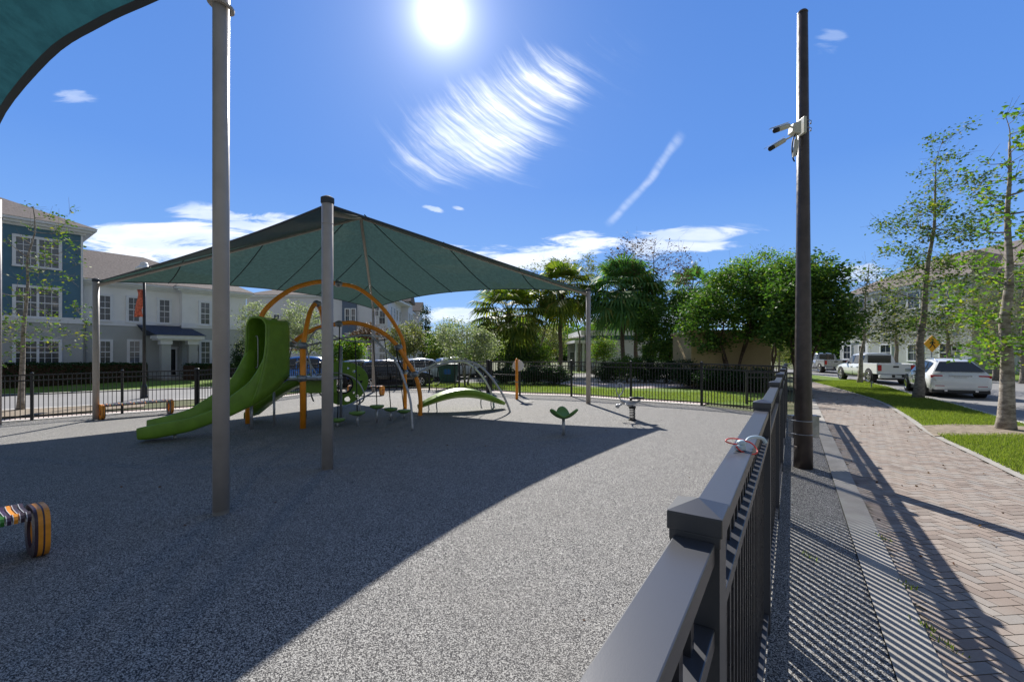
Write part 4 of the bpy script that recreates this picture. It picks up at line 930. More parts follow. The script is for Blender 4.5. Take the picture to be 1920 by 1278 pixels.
# second slide
b0=G(472,789); top=Vector((-5.95,12.5,1.0)); ax=Vector((b0.x-top.x,b0.y-top.y,0)); Lh=ax.length; ax.normalize(); an=Vector((-ax.y,ax.x,0))
rows=[]
for i in range(21):
    f=i/20; c=top+ax*(Lh*f); z=1.25*(1-f)**1.25*(1+.5*f)+.1-.03*f; z=.98*(1-f)+.10+.10*math.sin(math.pi*f) if f<1 else .1
    c=Vector((c.x,c.y,0)); w=.40; rz=z+.26-.08*f
    prof=[(-w-.03,z),(-w-.03,rz-.02),(-w,rz),(-w+.04,rz-.02),(-w+.05,z+.12),(-w+.15,z+.04),(w-.15,z+.04),(w-.05,z+.12),(w-.04,rz-.02),(w,rz),(w+.03,rz-.02),(w+.03,z)]
    rows.append([c+an*x+Vector((0,0,zz)) for x,zz in prof])
g=MB(); g.grid(rows,closed=True); g.f.append(tuple(range(12))); g.mi.append(0); s2=part('slide',g,'green_plastic')
g=MB(); c=Vector((-5.35,12.0,1.02)); g.box(c,(.9,.06,.42),(Vector((.97,.2,0)).normalized(),Vector((-.2,.97,0)).normalized(),Vector((0,0,1)))); part('deck_skirt',g,'green_plastic',smooth=False,bevel=.015)
for x,yt,yb in ((514,735,798),):
    a=G(x,yb); tb('slide_leg',[a-Vector((0,0,.03)),P(x,yt,a.y)],.032,sm=0)
t_=MB(); t_.tube([G(465,794)-Vector((0,0,.05)),P(465,740,G(465,794).y)],.07,14); part('post',t_,'orange')
# grey arches to the right and the rope net under them
J=OP(L0,Bf,777.7,701.5)
g1=G(957,772); g2=G(926,762)
def YY(x,a,b): return a+(b-a)*(x-778)/(957-778)
r1=[J]+[P(x,y,YY(x,13.3,g1.y)) for x,y in ((800,692),(835,681),(868,676.5),(895,683),(920,706),(940,735),(951,757))]+[g1-Vector((0,0,.03))]
r2=[J]+[P(x,y,YY(x,13.8,g2.y+.6)) for x,y in ((798,690),(822,679),(850,676.5),(878,681),(900,700),(915,722),(923,742))]+[g2-Vector((0,0,.03))]
tb('arch_rail',r1,.034,n=10); tb('arch_rail',r2,.034,n=10)
for a,b in (((822,684),(818,735)),((801,694),(806,730)),((852,679),(853,729)),((815,722),(850,718)),((850,718),(880,700)),((832,708),(815,724)),((860,704),(905,735)),((818,735),(860,716)),((888,686),(905,730))):
    tb('rope',[P(*a,14.4),P((a[0]+b[0])/2,(a[1]+b[1])/2+3,14.5),P(*b,14.5)],.012,'rope',5,3)
# arched green bridge board
bq=[(783,757,.0),(800,748,.0),(820,739,0),(845,731,0),(870,728,0),(895,731,0),(918,741,0),(935,752,0),(945,761,0)]
ca=Vector((-3.05,14.0,0)); cb=Vector((-.28,15.0,0)); rows=[]; un=Vector((.34,-.94,0)).normalized()
for i in range(25):
    f=i/24; c=ca.lerp(cb,f); z=.16+.56*math.sin(math.pi*(.04+.92*f))**1.0; w=.40*(math.sin(math.pi*(.03+.94*f))**.42); hh=.22*math.sin(math.pi*(.05+.9*f))**.5
    pr=[(-w,z),(-w-.025,z-.02),(-w*.86,z-hh*.8),(-w*.5,z-hh*1.2),(0,z-hh*1.35),(w*.5,z-hh*1.2),(w*.86,z-hh*.8),(w+.025,z-.02),(w,z),(w-.04,z-.005),(w*.6,z-.07),(0,z-.085),(-w*.6,z-.07),(-w+.04,z-.005)]
    rows.append([c+un*x+Vector((0,0,zz)) for x,zz in pr])
g=MB(); g.grid(rows,closed=True); g.f+= [tuple(range(14)),tuple(24*14+k for k in range(14))[::-1]]; g.mi+=[0,0]; bb=part('bridge_board',g,'green_plastic')
for x,yt,yb in ((805,752,769),(820,748,771.5),(903,752,763),(922,752,764)):
    a=G(x,yb); t_=MB(); m=P(x-1.5,(yt+yb)/2,a.y); t_.tube([a-Vector((0,0,.03)),m,P(x-1,yt-6,a.y)],.02,8,3); part('board_leg',t_,'galv',bb)
# ================================================================ SMALL PLAY THINGS
def seat():
    b=G(1056.5,815); s=b.y/F; r=wempty('spinner_seat',b,'green three petal seat on a short grey stem, in front of the bridge','play seat')
    t_=MB(); t_.tube([b-Vector((0,0,.05)),P(1056.5,784,b.y)],.036,14); t_.build('stem',M['grey_metal'],r,True)
    c=P(1056.5,783.5,b.y); g=MB(); rows=[]
    n=48
    for i in range(10):
        f=i/9; row=[]
        for k in range(n):
            a=2*math.pi*k/n; lobe=.5+.5*math.cos(3*(a-math.pi/2)); rr=.21+.14*lobe; rad=rr*f
            z=f**2.0*(.06+.17*lobe**1.2)
            row.append(c+Vector((math.cos(a)*rad,math.sin(a)*rad*.95,z)))
        rows.append(row)
    g.grid(rows); 
    o=MB(); o.v=[]; 
    vs=[p for rw in rows for p in rw]; g2=MB(); m=len(rows)
    g2.add(vs,[(i*n+k,i*n+(k+1)%n,(i+1)*n+(k+1)%n,(i+1)*n+k) for i in range(1,m-1) for k in range(n)]+[tuple(n+k for k in range(n))])
    g2.build('seat',M['green_pod'],r,True,solid=.04)
seat()
def rider():
    b=G(1185.5,788); Y=b.y; s=Y/F; r=wempty('spring_rider',b,'grey metal spring rider with black seat and curled handle, on a coil spring','spring rider')
    p=lambda x,y,d=0:P(x,y,Y+d)
    h=MB(); pts=[]; z0=b.z+.05; z1=p(1185,764).z; c=Vector((p(1185.5,780).x,Y,0))
    for i in range(7*16+1): a=2*math.pi*i/16; pts.append(c+Vector((math.cos(a)*.075,math.sin(a)*.075,z0+(z1-z0)*i/(7*16))))
    h.tube(pts,.0135,7); h.build('spring',M['rubber_black'],r,True)
    h=MB(); h.lathe(c+Vector((0,0,b.z)),[(.11,-.02),(.11,.03),(.09,.055),(0,.055)],20); h.build('base_plate',M['rubber_black'],r)
    h=MB(); h.lathe(c+Vector((0,0,z1-.02)),[(.09,0),(.1,.02),(.1,.07),(0,.07)],20); h.build('spring_head',M['rubber_black'],r)
    h=MB(); h.tube([p(1164,750),p(1170,754),p(1180,755),p(1192,755),p(1200,750)],[.05,.085,.095,.08,.035],14,5); h.lathe(p(1181,758),[(0,-.07),(.08,-.05),(.1,0),(.06,.05),(0,.06)],14); h.build('body',M['grey_metal'],r,True)
    h=MB(); h.ball(p(1158,761,-.02),.062,14); h.tube([p(1158,761),p(1166,757)],.03,8); h.build('foot_ball',M['grey_metal'],r,True)
    h=MB(); h.tube([p(1166,752),p(1160,742),p(1156,733),p(1156,724),p(1160,718),p(1166,719),p(1169,726),p(1167,735),p(1162,741),p(1160,746)],.017,10,5); h.build('handle',M['grey_metal'],r,True)
    h=MB(); h.box(p(1193.5,746),(.40,.22,.06)); h.build('seat',M['rubber_black'],r,True,bevel=.028)
    h=MB(); h.tube([p(1172,757,-.14),p(1180,758,-.2),p(1190,757,-.14)],.016,8,3); h.tube([p(1172,757,.14),p(1180,758,.2),p(1190,757,.14)],.016,8,3); h.build('foot_rest',M['grey_metal'],r,True)
rider()
def chime():
    b=G(969,748.5); Y=b.y; r=wempty('play_post',b,'slim orange post with a round white disc, standing by the gate','play post')
    h=MB(); h.tube([b-Vector((0,0,.05)),P(969,673,Y)],.058,16); h.lathe(P(969,673,Y),[(.058,-.01),(.05,.02),(0,.03)],16); h.build('post',M['orange'],r,True)
    h=MB(); ax=(Vector((1,0,0)),Vector((0,0,1)),Vector((0,-1,0))); h.lathe(P(971.5,685,Y+.09),[(0,-.02),(.22,-.02),(.235,-.01),(.235,.01),(.22,.02),(0,.02)],32,ax); h.build('disc',M['sign_white'],r)
    h=MB(); h.box(P(969,716,Y-.05),(.1,.06,.03)); h.box(P(969,685,Y+.04),(.08,.12,.05)); h.build('bracket',M['galv'],r)
    t=wempty('rubber_mat',b+Vector((.35,-.7,0)),'small black round cover plate on the ground near the slim orange post','cover plate')
    c=b+Vector((.42,-1.0,.01)); h=MB(); h.lathe(c,[(0,0),(.22,0),(.21,.015),(0,.018)],20); h.build('plate',M['rubber_black'],t)
chime()
# ================================================================ BENCHES
def bench(label,a,b,ztop,width=.44,detail=True,group=None,drop=None):
    a=Vector((a[0],a[1],0)); b=Vector((b[0],b[1],0)); u=(b-a).normalized(); L=(b-a).length; n=Vector((-u.y,u.x,0)); z=Vector((0,0,1)); zg=(H(a.x,a.y)+H(b.x,b.y))/2
    r=wempty('bench',(a+b)/2+z*zg,label,'bench',group); zt=zg+ztop
    cols=['wood_dark','bench_purple','wood_dark','wood_dark','bench_green','bench_purple','bench_orange','wood_dark']
    step=.038; N=int((L-.26)/step); slats={}
    def rib(mb,c,w,t,depth=.075):
        hw_=width/2; prof=[(-hw_,zt-depth),(-hw_-.012,zt-depth*.5),(-hw_+.01,zt-.015),(-hw_+.045,zt),(-.1,zt-.022),(.1,zt-.022),(hw_-.045,zt),(hw_-.01,zt-.015),(hw_+.012,zt-depth*.5),(hw_,zt-depth),(hw_-.03,zt-depth),(0,zt-depth*.8),(-hw_+.03,zt-depth)]
        mb.prism([c-u*t/2+n*x+z*q for x,q in prof],u*t)
    groups={}
    for i in range(N+1):
        c=a+u*(.13+(L-.26)*i/N); cn=cols[(i*3)%8]; groups.setdefault(cn,MB()); rib(groups[cn],c,0,.024)
        groups.setdefault('bench_white',MB()); rib(groups['bench_white'],c+u*.0145,0,.0045)
    st=empty('seat',(0,0,0)) if False else None
    for cn,mb in groups.items():
        o=mb.build('seat_slats',M[cn],r)
    for e,sg in ((a,1),(b,-1)):
        leg=None
        for q,(cn,w) in enumerate((('bench_orange',.034),('wood_dark',.012),('bench_orange',.03),('wood_dark',.022))):
            off=.0+sum((.034,.012,.03,.022)[:q])+w/2
            c=e+u*sg*off; mb=MB(); zg_=H(e.x,e.y)
            N2=32; hw_=width/2; hm=(zt-zg_)/2
            outer=[];inner=[]
            for k in range(N2):
                t=2*math.pi*k/N2; ct,sn_=math.cos(t),math.sin(t); ex=2/3.4
                ox=hw_*math.copysign(abs(ct)**ex,ct)*(1-.12*max(0,-sn_)); oz=hm*math.copysign(abs(sn_)**ex,sn_)
                outer.append((ox,zg_+hm+oz)); inner.append((ct*hw_*.52,zg_+hm*.92+sn_*hm*.62))
            o1=[c-u*w/2+n*x+z*q_ for x,q_ in outer]; o2=[p+u*w for p in o1]; i1=[c-u*w/2+n*x+z*q_ for x,q_ in inner]; i2=[p+u*w for p in i1]
            vs=o1+o2+i1+i2; m=N2; fs=[]
            for k in range(m):
                k2=(k+1)%m; fs+=[(k,k2,m+k2,m+k),(2*m+k,3*m+k,3*m+k2,2*m+k2),(k,2*m+k,2*m+k2,k2),(m+k,m+k2,3*m+k2,3*m+k)]
            mb.add(vs,fs); 
            if leg is None: leg=mb.build('leg',M[cn],r); PB[leg.name]=PB[r.name]
            else: mb.build('leg_layer',M[cn],leg)
bench('striped slatted bench with layered orange loop leg, cut off by the left edge',(-4.30,3.98),(-5.45,2.25),.455)
ga=G(187,786); gb_=G(322,774.5); bench('long slatted bench with orange loop legs in front of the left fence',(ga.x,ga.y),(gb_.x,gb_.y),.50,.42)
gc=G(718,741); bench('small slatted bench with orange loop legs behind the round green panel',(gc.x,gc.y),(gc.x-1.75,gc.y+.35),.47,.40)
# ================================================================ LAMP POST
def lamp():
    b=G(270.5,746); Y=b.y; p=lambda x,y,d=0:P(x,y,Y+d); r=wempty('street_lamp',b,'black street lamp with white acorn head and a faded coral banner','street lamp')
    h=MB(); zt=p(266,508).z; h.tube([(b.x,Y,b.z+.5),(b.x,Y,zt)],[.075,.055],12); h.build('pole',M['black_paint'],r,True)
    h=MB(); h.lathe(b,[(.17,-.05),(.17,.1),(.14,.15),(.13,.55),(.10,.62),(.08,.68)],12); h.build('base',M['black_paint'],r)
    h=MB(); k=Vector((b.x,Y,zt)); h.lathe(k,[(.08,-.02),(.13,.0),(.36,.02),(.34,.12),(.24,.20),(.17,.27),(.15,.36),(.10,.42),(0,.44)],20); h.build('lamp_head',M['lamp_white'],r,True)
    h=MB(); x0,x1=p(256,540).x,b.x; z0,z1=p(0,594).z,p(0,543).z
    rows=[[Vector((x0+(x1-x0)*.15+ (x1-.08-x0)*k/5 -.12*(j/8)*(1-k/5)+.03*math.sin(j*1.1+k),Y-.03+.07*math.sin(k*1.4+j*.6),z1+(z0-z1)*j/8)) for k in range(6)] for j in range(9)]
    h.grid(rows); h.build('banner',M['banner'],r,True,solid=.006)
    h=MB(); 
    for z in (z1,z0+.02): h.tube([(b.x,Y,z),(x0+.02,Y,z)],.014,6)
    h.build('banner_arm',M['black_paint'],r)
lamp()
# ================================================================ SIGNS, BIN
def signs():
    Y=31.; r=wempty('crossing_sign',(P(1748,700,Y).x,Y,0),'yellow diamond pedestrian crossing sign on a post, half hidden by the tree','road sign'); p=lambda x,y:P(x,y,Y)
    c=p(1748,644); q=.62; h=MB(); h.prism([c+Vector((0,0,-q)),c+Vector((q,0,0)),c+Vector((0,0,q)),c+Vector((-q,0,0))],(0,.02,0)); h.build('sign_plate',M['sign_yellow'],r)
    h=MB(); Z=Vector((0,-.012,0)); c2=c+Z
    h.ball(c2+Vector((.02,0,.27)),.06,8); h.tube([c2+Vector((.01,0,.18)),c2+Vector((0,0,-.02))],.05,6); h.tube([c2+Vector((0,0,-.02)),c2+Vector((.12,0,-.16)),c2+Vector((.2,0,-.32))],.03,6); h.tube([c2+Vector((0,0,-.02)),c2+Vector((-.08,0,-.18)),c2+Vector((-.2,0,-.3))],.03,6); h.tube([c2+Vector((.02,0,.15)),c2+Vector((.2,0,.02))],.022,6); h.tube([c2+Vector((-.0,0,.15)),c2+Vector((-.18,0,.04))],.022,6)
    h.build('walking_figure',M['rubber_black'],r)
    h=MB(); h.tube([(c.x,Y+.05,-.1),(c.x,Y+.05,c.z+.3)],.04,8); h.build('post',M['galv'],r)
    Y=33.; r=wempty('small_sign',(P(1789,700,Y).x,Y,0),'small white rectangular sign beyond the roof of the white SUV','sign'); c=P(1789,656,Y)
    h=MB(); h.box(c,(.42,.02,.62)); h.build('sign_plate',M['sign_white'],r); h=MB(); h.box(c+Vector((0,-.013,.1)),(.3,.006,.24)); h.build('symbol',M['car_trim'],r)
    h=MB(); h.tube([(c.x,Y+.04,-.1),(c.x,Y+.04,c.z+.3)],.035,8); h.build('post',M['galv'],r)
    b=G(841,716); r=wempty('recycling_bin',b,'dark green wheeled bin behind the back fence','bin'); h=MB()
    h.add([b+Vector((x*s,y*s,z)) for z,s in ((0.02,.5),(1.2,.68)) for x,y in ((-1,-1),(1,-1),(1,1),(-1,1))],[(0,1,5,4),(1,2,6,5),(2,3,7,6),(3,0,4,7),(0,3,2,1),(4,5,6,7)]); h.build('body',M['bin_green'],r,bevel=.03)
    h=MB(); h.box(b+Vector((0,0,1.25)),(1.4,1.42,.08)); h.build('lid',M['bin_green'],r,bevel=.03)
    h=MB(); h.box(b+Vector((0,-.62,.75)),(.45,.04,.35)); h.build('sticker',M['car_blue'],r)
    # little utility stakes in the verge
    b=G(1634,729); r=wempty('utility_marker',b,'tiny dark utility markers standing in the verge by the pickup','marker'); h=MB(); h.tube([b,b+Vector((0,0,.33))],.03,6); h.tube([b+Vector((.02,0,.3)),b+Vector((.02,0,.4))],.06,8); h.build('stake',M['galv'],r)
signs()
# ================================================================ CARS
def car(name,label,cat,loc,heading,S,wheels,glass,paint,wr=.36,bed=None,roofrails=False,group=None,lights=(),plate=None,low=None,scale=1):
    hd=R(heading); z=Vector((0,0,1)); fx=Vector((math.sin(hd),math.cos(hd),0)); ly=Vector((-fx.y,fx.x,0)); O=Vector(loc)
    r=wempty(name,O,label,cat,group); W=lambda x,y,zz:O+(fx*x+ly*y+z*zz)*scale
    def sec(s):
        x,zb,zbelt,zt,wb,wt=s; w=[(0,zb),(wb-.12,zb),(wb-.02,zb+.12),(wb+.0,zb+(zbelt-zb)*.55),(wb-.03,zbelt-.03),(wb-.06,zbelt)]
        if zt-zbelt>.2: w+=[(wt+(wb-.06-wt)*.15,zt-(zt-zbelt)*.2),(wt-.02,zt-.05),(wt-.14,zt-.005),(0,zt+.015)]
        else: w+=[(wt,zbelt+(zt-zbelt)*.5),(wt-.05,zt-.01),(wt*.6,zt),(0,zt+.01)]
        pts=[W(x,a,b) for a,b in w]+[W(x,-a,b) for a,b in w[-2:0:-1]]; return pts
    b=MB(); rows=[sec(s) for s in S]; b.grid(rows,closed=True); n=len(rows[0]); b.f+=[tuple(range(n)),tuple((len(rows)-1)*n+k for k in range(n))[::-1]]; b.mi+=[0,0]
    body=b.build('body',M[paint],r,True,bevel=0); PB[body.name]=PB[r.name]
    def sp(s,f,off=.012):     # point on the side between belt and roof
        x,zb,zbelt,zt,wb,wt=s; y=(wb-.06)+(wt-(wb-.06))*f; return x,y+off,zbelt+(zt-zbelt)*f
    for i,j in glass['side']:
        for sgn in (1,-1):
            g=MB(); a,c=S[i],S[j]; q=[sp(a,.06),sp(c,.06),sp(c,.84),sp(a,.84)]
            if c[3]-c[2]<.2: q=[sp(a,.06),(c[0]-.15,c[4]-.05,c[2]+.03),sp(a,.84)]
            if a[3]-a[2]<.2: q=[(a[0]+.12,a[4]-.05,a[2]+.03),sp(c,.06),sp(c,.84)]
            if len(q)==4:
                x0,x1=q[0][0]+.04,q[1][0]-.04; q=[(x0,)+q[0][1:],(x1,)+q[1][1:],(x1,)+q[2][1:],(x0,)+q[3][1:]]
            g.prism([W(x,y*sgn,zz) for x,y,zz in q],ly*(.006*sgn)); g.build('side_window',M['glass_dark'],body)
    for (i,j,zl) in glass['ends']:
        a,c=S[i],S[j]; sg=-1 if a[3]<c[3] else 1; lo,hi=(a,c) if a[3]<c[3] else (c,a)
        f0,f1=zl; g=MB(); pt=lambda f,y:(lo[0]+(hi[0]-lo[0])*f+sg*.025,y,lo[3]+(hi[3]-lo[3])*f+.02)
        w0=(lo[5]*(1-f0)+hi[5]*f0)-.06; w1=(lo[5]*(1-f1)+hi[5]*f1)-.12
        g.prism([W(*pt(f0,-w0)),W(*pt(f0,w0)),W(*pt(f1,w1)),W(*pt(f1,-w1))],fx*(sg*.006)); g.build('rear_window' if sg<0 else 'windscreen',M['glass_dark'],body)
    trk=max(s[4] for s in S)
    for wx in wheels:
        for sgn in (1,-1):
            ax=(fx,z,ly*sgn); c=W(wx,(trk-.13)*sgn,wr/scale if False else wr)
            g=MB(); g.lathe(W(wx,(trk-.26)*sgn,wr+.05),[(0,0),(wr+.075,0),(wr+.075,.262),(0,.262)],24,ax); g.build('wheel_arch',M['car_trim'],body)
            g=MB(); g.lathe(W(wx,(trk-.24)*sgn,wr),[(wr*.6,0),(wr*.96,.0),(wr,.04),(wr,.22),(wr*.95,.27),(wr*.66,.272),(wr*.62,.24)],24,ax); wh=g.build('wheel',M['tyre'],r,True); PB[wh.name]=PB[r.name]
            g=MB(); g.lathe(W(wx,(trk-.0)*sgn,wr),[(0,-.02),(.07,-.02),(.07,-.0)],10,ax)
            for k in range(6):
                aa=k*math.pi/3; d=fx*math.cos(aa)+z*math.sin(aa); c=W(wx,(trk+.005)*sgn,wr); g.bar(c,c+d*wr*.62*scale,.055,.03,ly)
            g.tube([W(wx,(trk+.01)*sgn,wr)+(fx*math.cos(a)+z*math.sin(a))*wr*.63 for a in np.linspace(0,2*math.pi,25)],.022,6); g.build('rim',M['chrome'],wh)
    for (nm,m,x,y0,y1,z0,z1,dx) in lights:
        g=MB(); g.box(W(x,(y0+y1)/2,(z0+z1)/2),(dx,abs(y1-y0),z1-z0),(fx,ly,z)); g.build(nm,M[m],body,bevel=.012)
    for k,(gx) in enumerate(glass.get('gaps',())):
        for sgn in (1,-1):
            g=MB(); g.box(W(gx,(trk-.018)*sgn,.74),(.012,.03,.62),(fx,ly,z)); g.build('door_gap',M['car_trim'],body)
            g=MB(); g.box(W(gx+.16,(trk+.0)*sgn,.86 if not bed else 1.0),(.18,.03,.035),(fx,ly,z)); g.build('door_handle',M['car_trim' if not bed else 'chrome'],body)
    if roofrails:
        for sgn in (1,-1):
            g=MB(); g.tube([W(-1.55,.60*sgn,1.58),W(-1.3,.6*sgn,1.67),W(-.4,.6*sgn,1.70),W(.2,.6*sgn,1.62)],.018,8,4); g.build('roof_rail',M['chrome'],body,True)
    if low:
        g=MB(); x0,x1,z0,z1=low; g.box(W((x0+x1)/2,0,(z0+z1)/2),(x1-x0,(trk-.07)*2,z1-z0),(fx,ly,z)); g.build('underbody',M['car_trim'],body,bevel=.03)
    for sgn in (1,-1):
        if glass.get('mirror') is not None: g=MB(); g.box(W(glass['mirror'],(trk+.08)*sgn,1.08 if not bed else 1.32),(.12,.22,.16),(fx,ly,z)); g.build('mirror',M[paint if not bed else 'car_trim'],body,bevel=.03)
    if bed:
        x0,x1,z0,z1,w=bed; g=MB()
        for sgn in (1,-1): g=MB(); g.box(W((x0+x1)/2,(w-.06)*sgn,(z0+z1)/2),(x1-x0,.12,z1-z0),(fx,ly,z)); g.build('bed_side',M[paint],r,bevel=.03)
        g=MB(); g.box(W(x0+.04,0,(z0+z1)/2-.02),(.08,w*2-.25,z1-z0-.04),(fx,ly,z)); tg=g.build('tailgate',M[paint],r,bevel=.02); PB[tg.name]=PB[r.name]
        g=MB(); g.box(W(x0-.01,0,z1-.2),(.03,.28,.10),(fx,ly,z)); g.build('tailgate_handle',M['car_trim'],tg)
        g=MB(); g.box(W((x0+x1)/2,0,z0+.1),(x1-x0-.1,w*2-.3,.08),(fx,ly,z)); g.build('bed_floor',M['car_trim'],r)
        g=MB(); g.box(W(x0-.12,0,z0-.13),(.22,w*2-.1,.22),(fx,ly,z)); bp=g.build('rear_bumper',M['car_silver' if paint!='car_white' else 'car_white'],r,bevel=.04); PB[bp.name]=PB[r.name]
        g=MB(); g.box(W(x0-.235,.0,z0-.1),(.02,.62,.17),(fx,ly,z)); g.build('plate_recess',M['car_trim'],bp); g=MB(); g.box(W(x0-.25,0,z0-.1),(.01,.32,.15),(fx,ly,z)); g.build('number_plate',M['plate_white'],bp)
        g=MB(); g.box(W(x0+.6,0,z0-.22),(1.4,1.2,.25),(fx,ly,z)); g.build('underbody',M['car_trim'],r)
    return r
SUV=[(-2.40,.42,.70,.74,.80,.78),(-2.37,.36,.82,.86,.90,.84),(-2.28,.30,.98,1.04,.965,.88),(-1.62,.28,1.03,1.56,.975,.60),(-1.1,.28,1.01,1.65,.975,.62),(-.3,.28,1.0,1.68,.975,.62),(.35,.28,.98,1.60,.975,.62),(1.15,.28,.96,1.04,.97,.80),(1.9,.3,.86,.93,.94,.76),(2.3,.36,.70,.76,.80,.6),(2.38,.42,.6,.62,.7,.5)]
GS={'side':[(3,4),(4,5),(5,6),(6,7)],'ends':[(2,3,(.12,.93)),(6,7,(.06,.94))],'mirror':.75,'gaps':(-1.1,-.2)}
SL=[('tail_light','tail_red',-2.27,.55,.93,.86,.97,.14),('tail_light','tail_red',-2.27,-.55,-.93,.86,.97,.14),('reflector','tail_red',-2.39,.5,.8,.50,.53,.03),('reflector','tail_red',-2.39,-.5,-.8,.50,.53,.03),('number_plate','plate_white',-2.35,-.2,.2,.74,.90,.05),('plate_recess','car_silver',-2.325,-.36,.36,.72,.97,.05),('exhaust','chrome',-2.38,.42,.52,.27,.35,.08),('exhaust','chrome',-2.38,-.42,-.52,.27,.35,.08)]
car('suv','white rounded SUV parked behind the right hand trees, seen from behind','SUV',(20.2,20.3,0),31,SUV,(-1.42,1.42),GS,'car_white',.37,roofrails=True,lights=SL,low=(-2.34,2.2,.2,.36),group='cars parked along the kerb')
PK=[(-1.05,.45,1.18,1.22,.97,.9),(-1.02,.42,1.18,1.86,.985,.70),(-.5,.42,1.18,1.91,.985,.70),(.2,.42,1.18,1.90,.985,.70),(.75,.42,1.17,1.86,.985,.69),(1.45,.42,1.15,1.22,.98,.84),(2.3,.44,1.08,1.15,.96,.82),(2.8,.5,.95,1.02,.9,.75),(2.9,.55,.8,.86,.82,.7)]
GP={'side':[(1,2),(2,3),(3,4),(4,5)],'ends':[(4,5,(.06,.94))],'mirror':1.15,'gaps':(-.6,.2)}
PL=[('tail_light','tail_red',-2.93,.74,.93,.82,1.18,.07),('tail_light','tail_red',-2.93,-.74,-.93,.82,1.18,.07),('rear_window','glass_dark',-1.065,-.62,.62,1.27,1.76,.04)]
car('pickup_truck','white crew cab pickup truck parked on the right, between the SUV and the silver pickup','pickup truck',(24.0,28.9,0),16,PK,(-1.95,1.9),GP,'car_white',.42,bed=(-2.92,-1.05,.62,1.28,.97),lights=PL,low=(-1.0,2.7,.34,.5),group='cars parked along the kerb',scale=1.0)
car('pickup_truck','silver pickup truck with dark bed cover, farthest car on the right','pickup truck',(31.2,43.5,0),14,PK,(-1.95,1.9),GP,'car_silver',.42,bed=(-2.92,-1.05,.62,1.28,.97),lights=PL,low=(-1.0,2.7,.34,.5),group='cars parked along the kerb',scale=1.0)
def back_car(label,x,y,hd,S,paint,kind,**k):
    g=G(x,y); car('pickup_truck' if kind=='pickup truck' else ('suv' if kind=='SUV' else 'parked_car'),label,kind,(g.x,g.y,g.z),hd,S,k.pop('wheels'),k.pop('glass'),paint,k.pop('wr'),group='vehicles parked on the street behind the fence',**k)
back_car('bright blue pickup truck with white roof, seen past the orange arches',583,727,85,PK,'car_blue','pickup truck',wheels=(-1.95,1.9),glass=GP,wr=.42,bed=(-2.92,-1.05,.62,1.28,.97),lights=PL,low=(-1.0,2.7,.34,.5))
back_car('pale grey SUV parked behind the round green panel',690,722,80,SUV,'car_silver','SUV',wheels=(-1.42,1.42),glass=GS,wr=.37,lights=SL,low=(-2.34,2.2,.2,.36))
back_car('black SUV in front of the pale grey one, behind the hanging ropes',735,726,60,SUV,'car_black','SUV',wheels=(-1.42,1.42),glass=GS,wr=.37,lights=SL,low=(-2.34,2.2,.2,.36))
back_car('white SUV behind the left end of the arched green board',800,714,65,SUV,'car_white','SUV',wheels=(-1.42,1.42),glass=GS,wr=.37,lights=SL,low=(-2.34,2.2,.2,.36))
back_car('white SUV behind the top of the grey arches, farther right',862,708,60,SUV,'car_white','SUV',wheels=(-1.42,1.42),glass=GS,wr=.37,lights=SL,low=(-2.34,2.2,.2,.36))
# white roof of the blue pickup
# ================================================================ PLANTS
def px2(Y,*l): return blobs_px(Y,l)
Gx=lambda x,y: G(x,y)
# --- left street tree
b=G(38,768); Y=b.y
tree('young_tree','young tree with pale grey trunk and sparse leaves in front of the blue wing',b,P(62,345,Y),.105,px2(Y,(62,365,42,34,0),(125,425,28,42,0),(80,480,62,80,0),(70,590,80,70,0),(160,640,58,22,-.5),(20,640,40,50,0)),95,13,.30,.12,'leaf_maple','bark_pale',seed=11,wob=.012,limb_min=2.0,asp=.55,tw=1.1)
# --- right street trees
b=G(1886,807); Y=b.y
tree('street_tree','pale ringed trunk street tree nearest on the right, bare branches with lime green leaf tufts',b,P(1896,205,Y),.165,px2(Y,(1893,235,34,36,0),(1870,330,52,60,0),(1900,440,70,80,0),(1880,560,95,90,0),(1845,655,48,42,-.6),(1905,640,70,60,.4)),110,24,.25,.11,'leaf_bright','bark_pale',seed=5,wob=.010,limb_min=2.1,asp=.6,tw=1.5,group=None)
b=G(1721,748); Y=b.y
tree('street_tree','tall grey trunk street tree with small scattered leaves, behind the white SUV corner',b,P(1768,215,Y),.17,px2(Y,(1770,270,42,55,0),(1790,360,62,80,0),(1755,440,95,75,0),(1700,455,50,50,0),(1735,560,125,75,0),(1700,620,80,30,0)),210,36,.42,.125,'leaf_maple','bark_grey',seed=8,trunk_frac=.8,wob=.015,limb_min=2.6,asp=.55,tw=1.4)
b=G(1612,719); Y=b.y
tree('street_tree','slender nearly bare grey tree in front of the white pickup truck',b,P(1630,470,Y),.14,px2(Y,(1625,560,52,75,0),(1590,600,40,50,0),(1660,600,50,45,0)),190,7,.6,.15,'leaf_olive','bark_pale',seed=12,wob=.02,limb_min=2.6,tw=1.7,bare=.2)
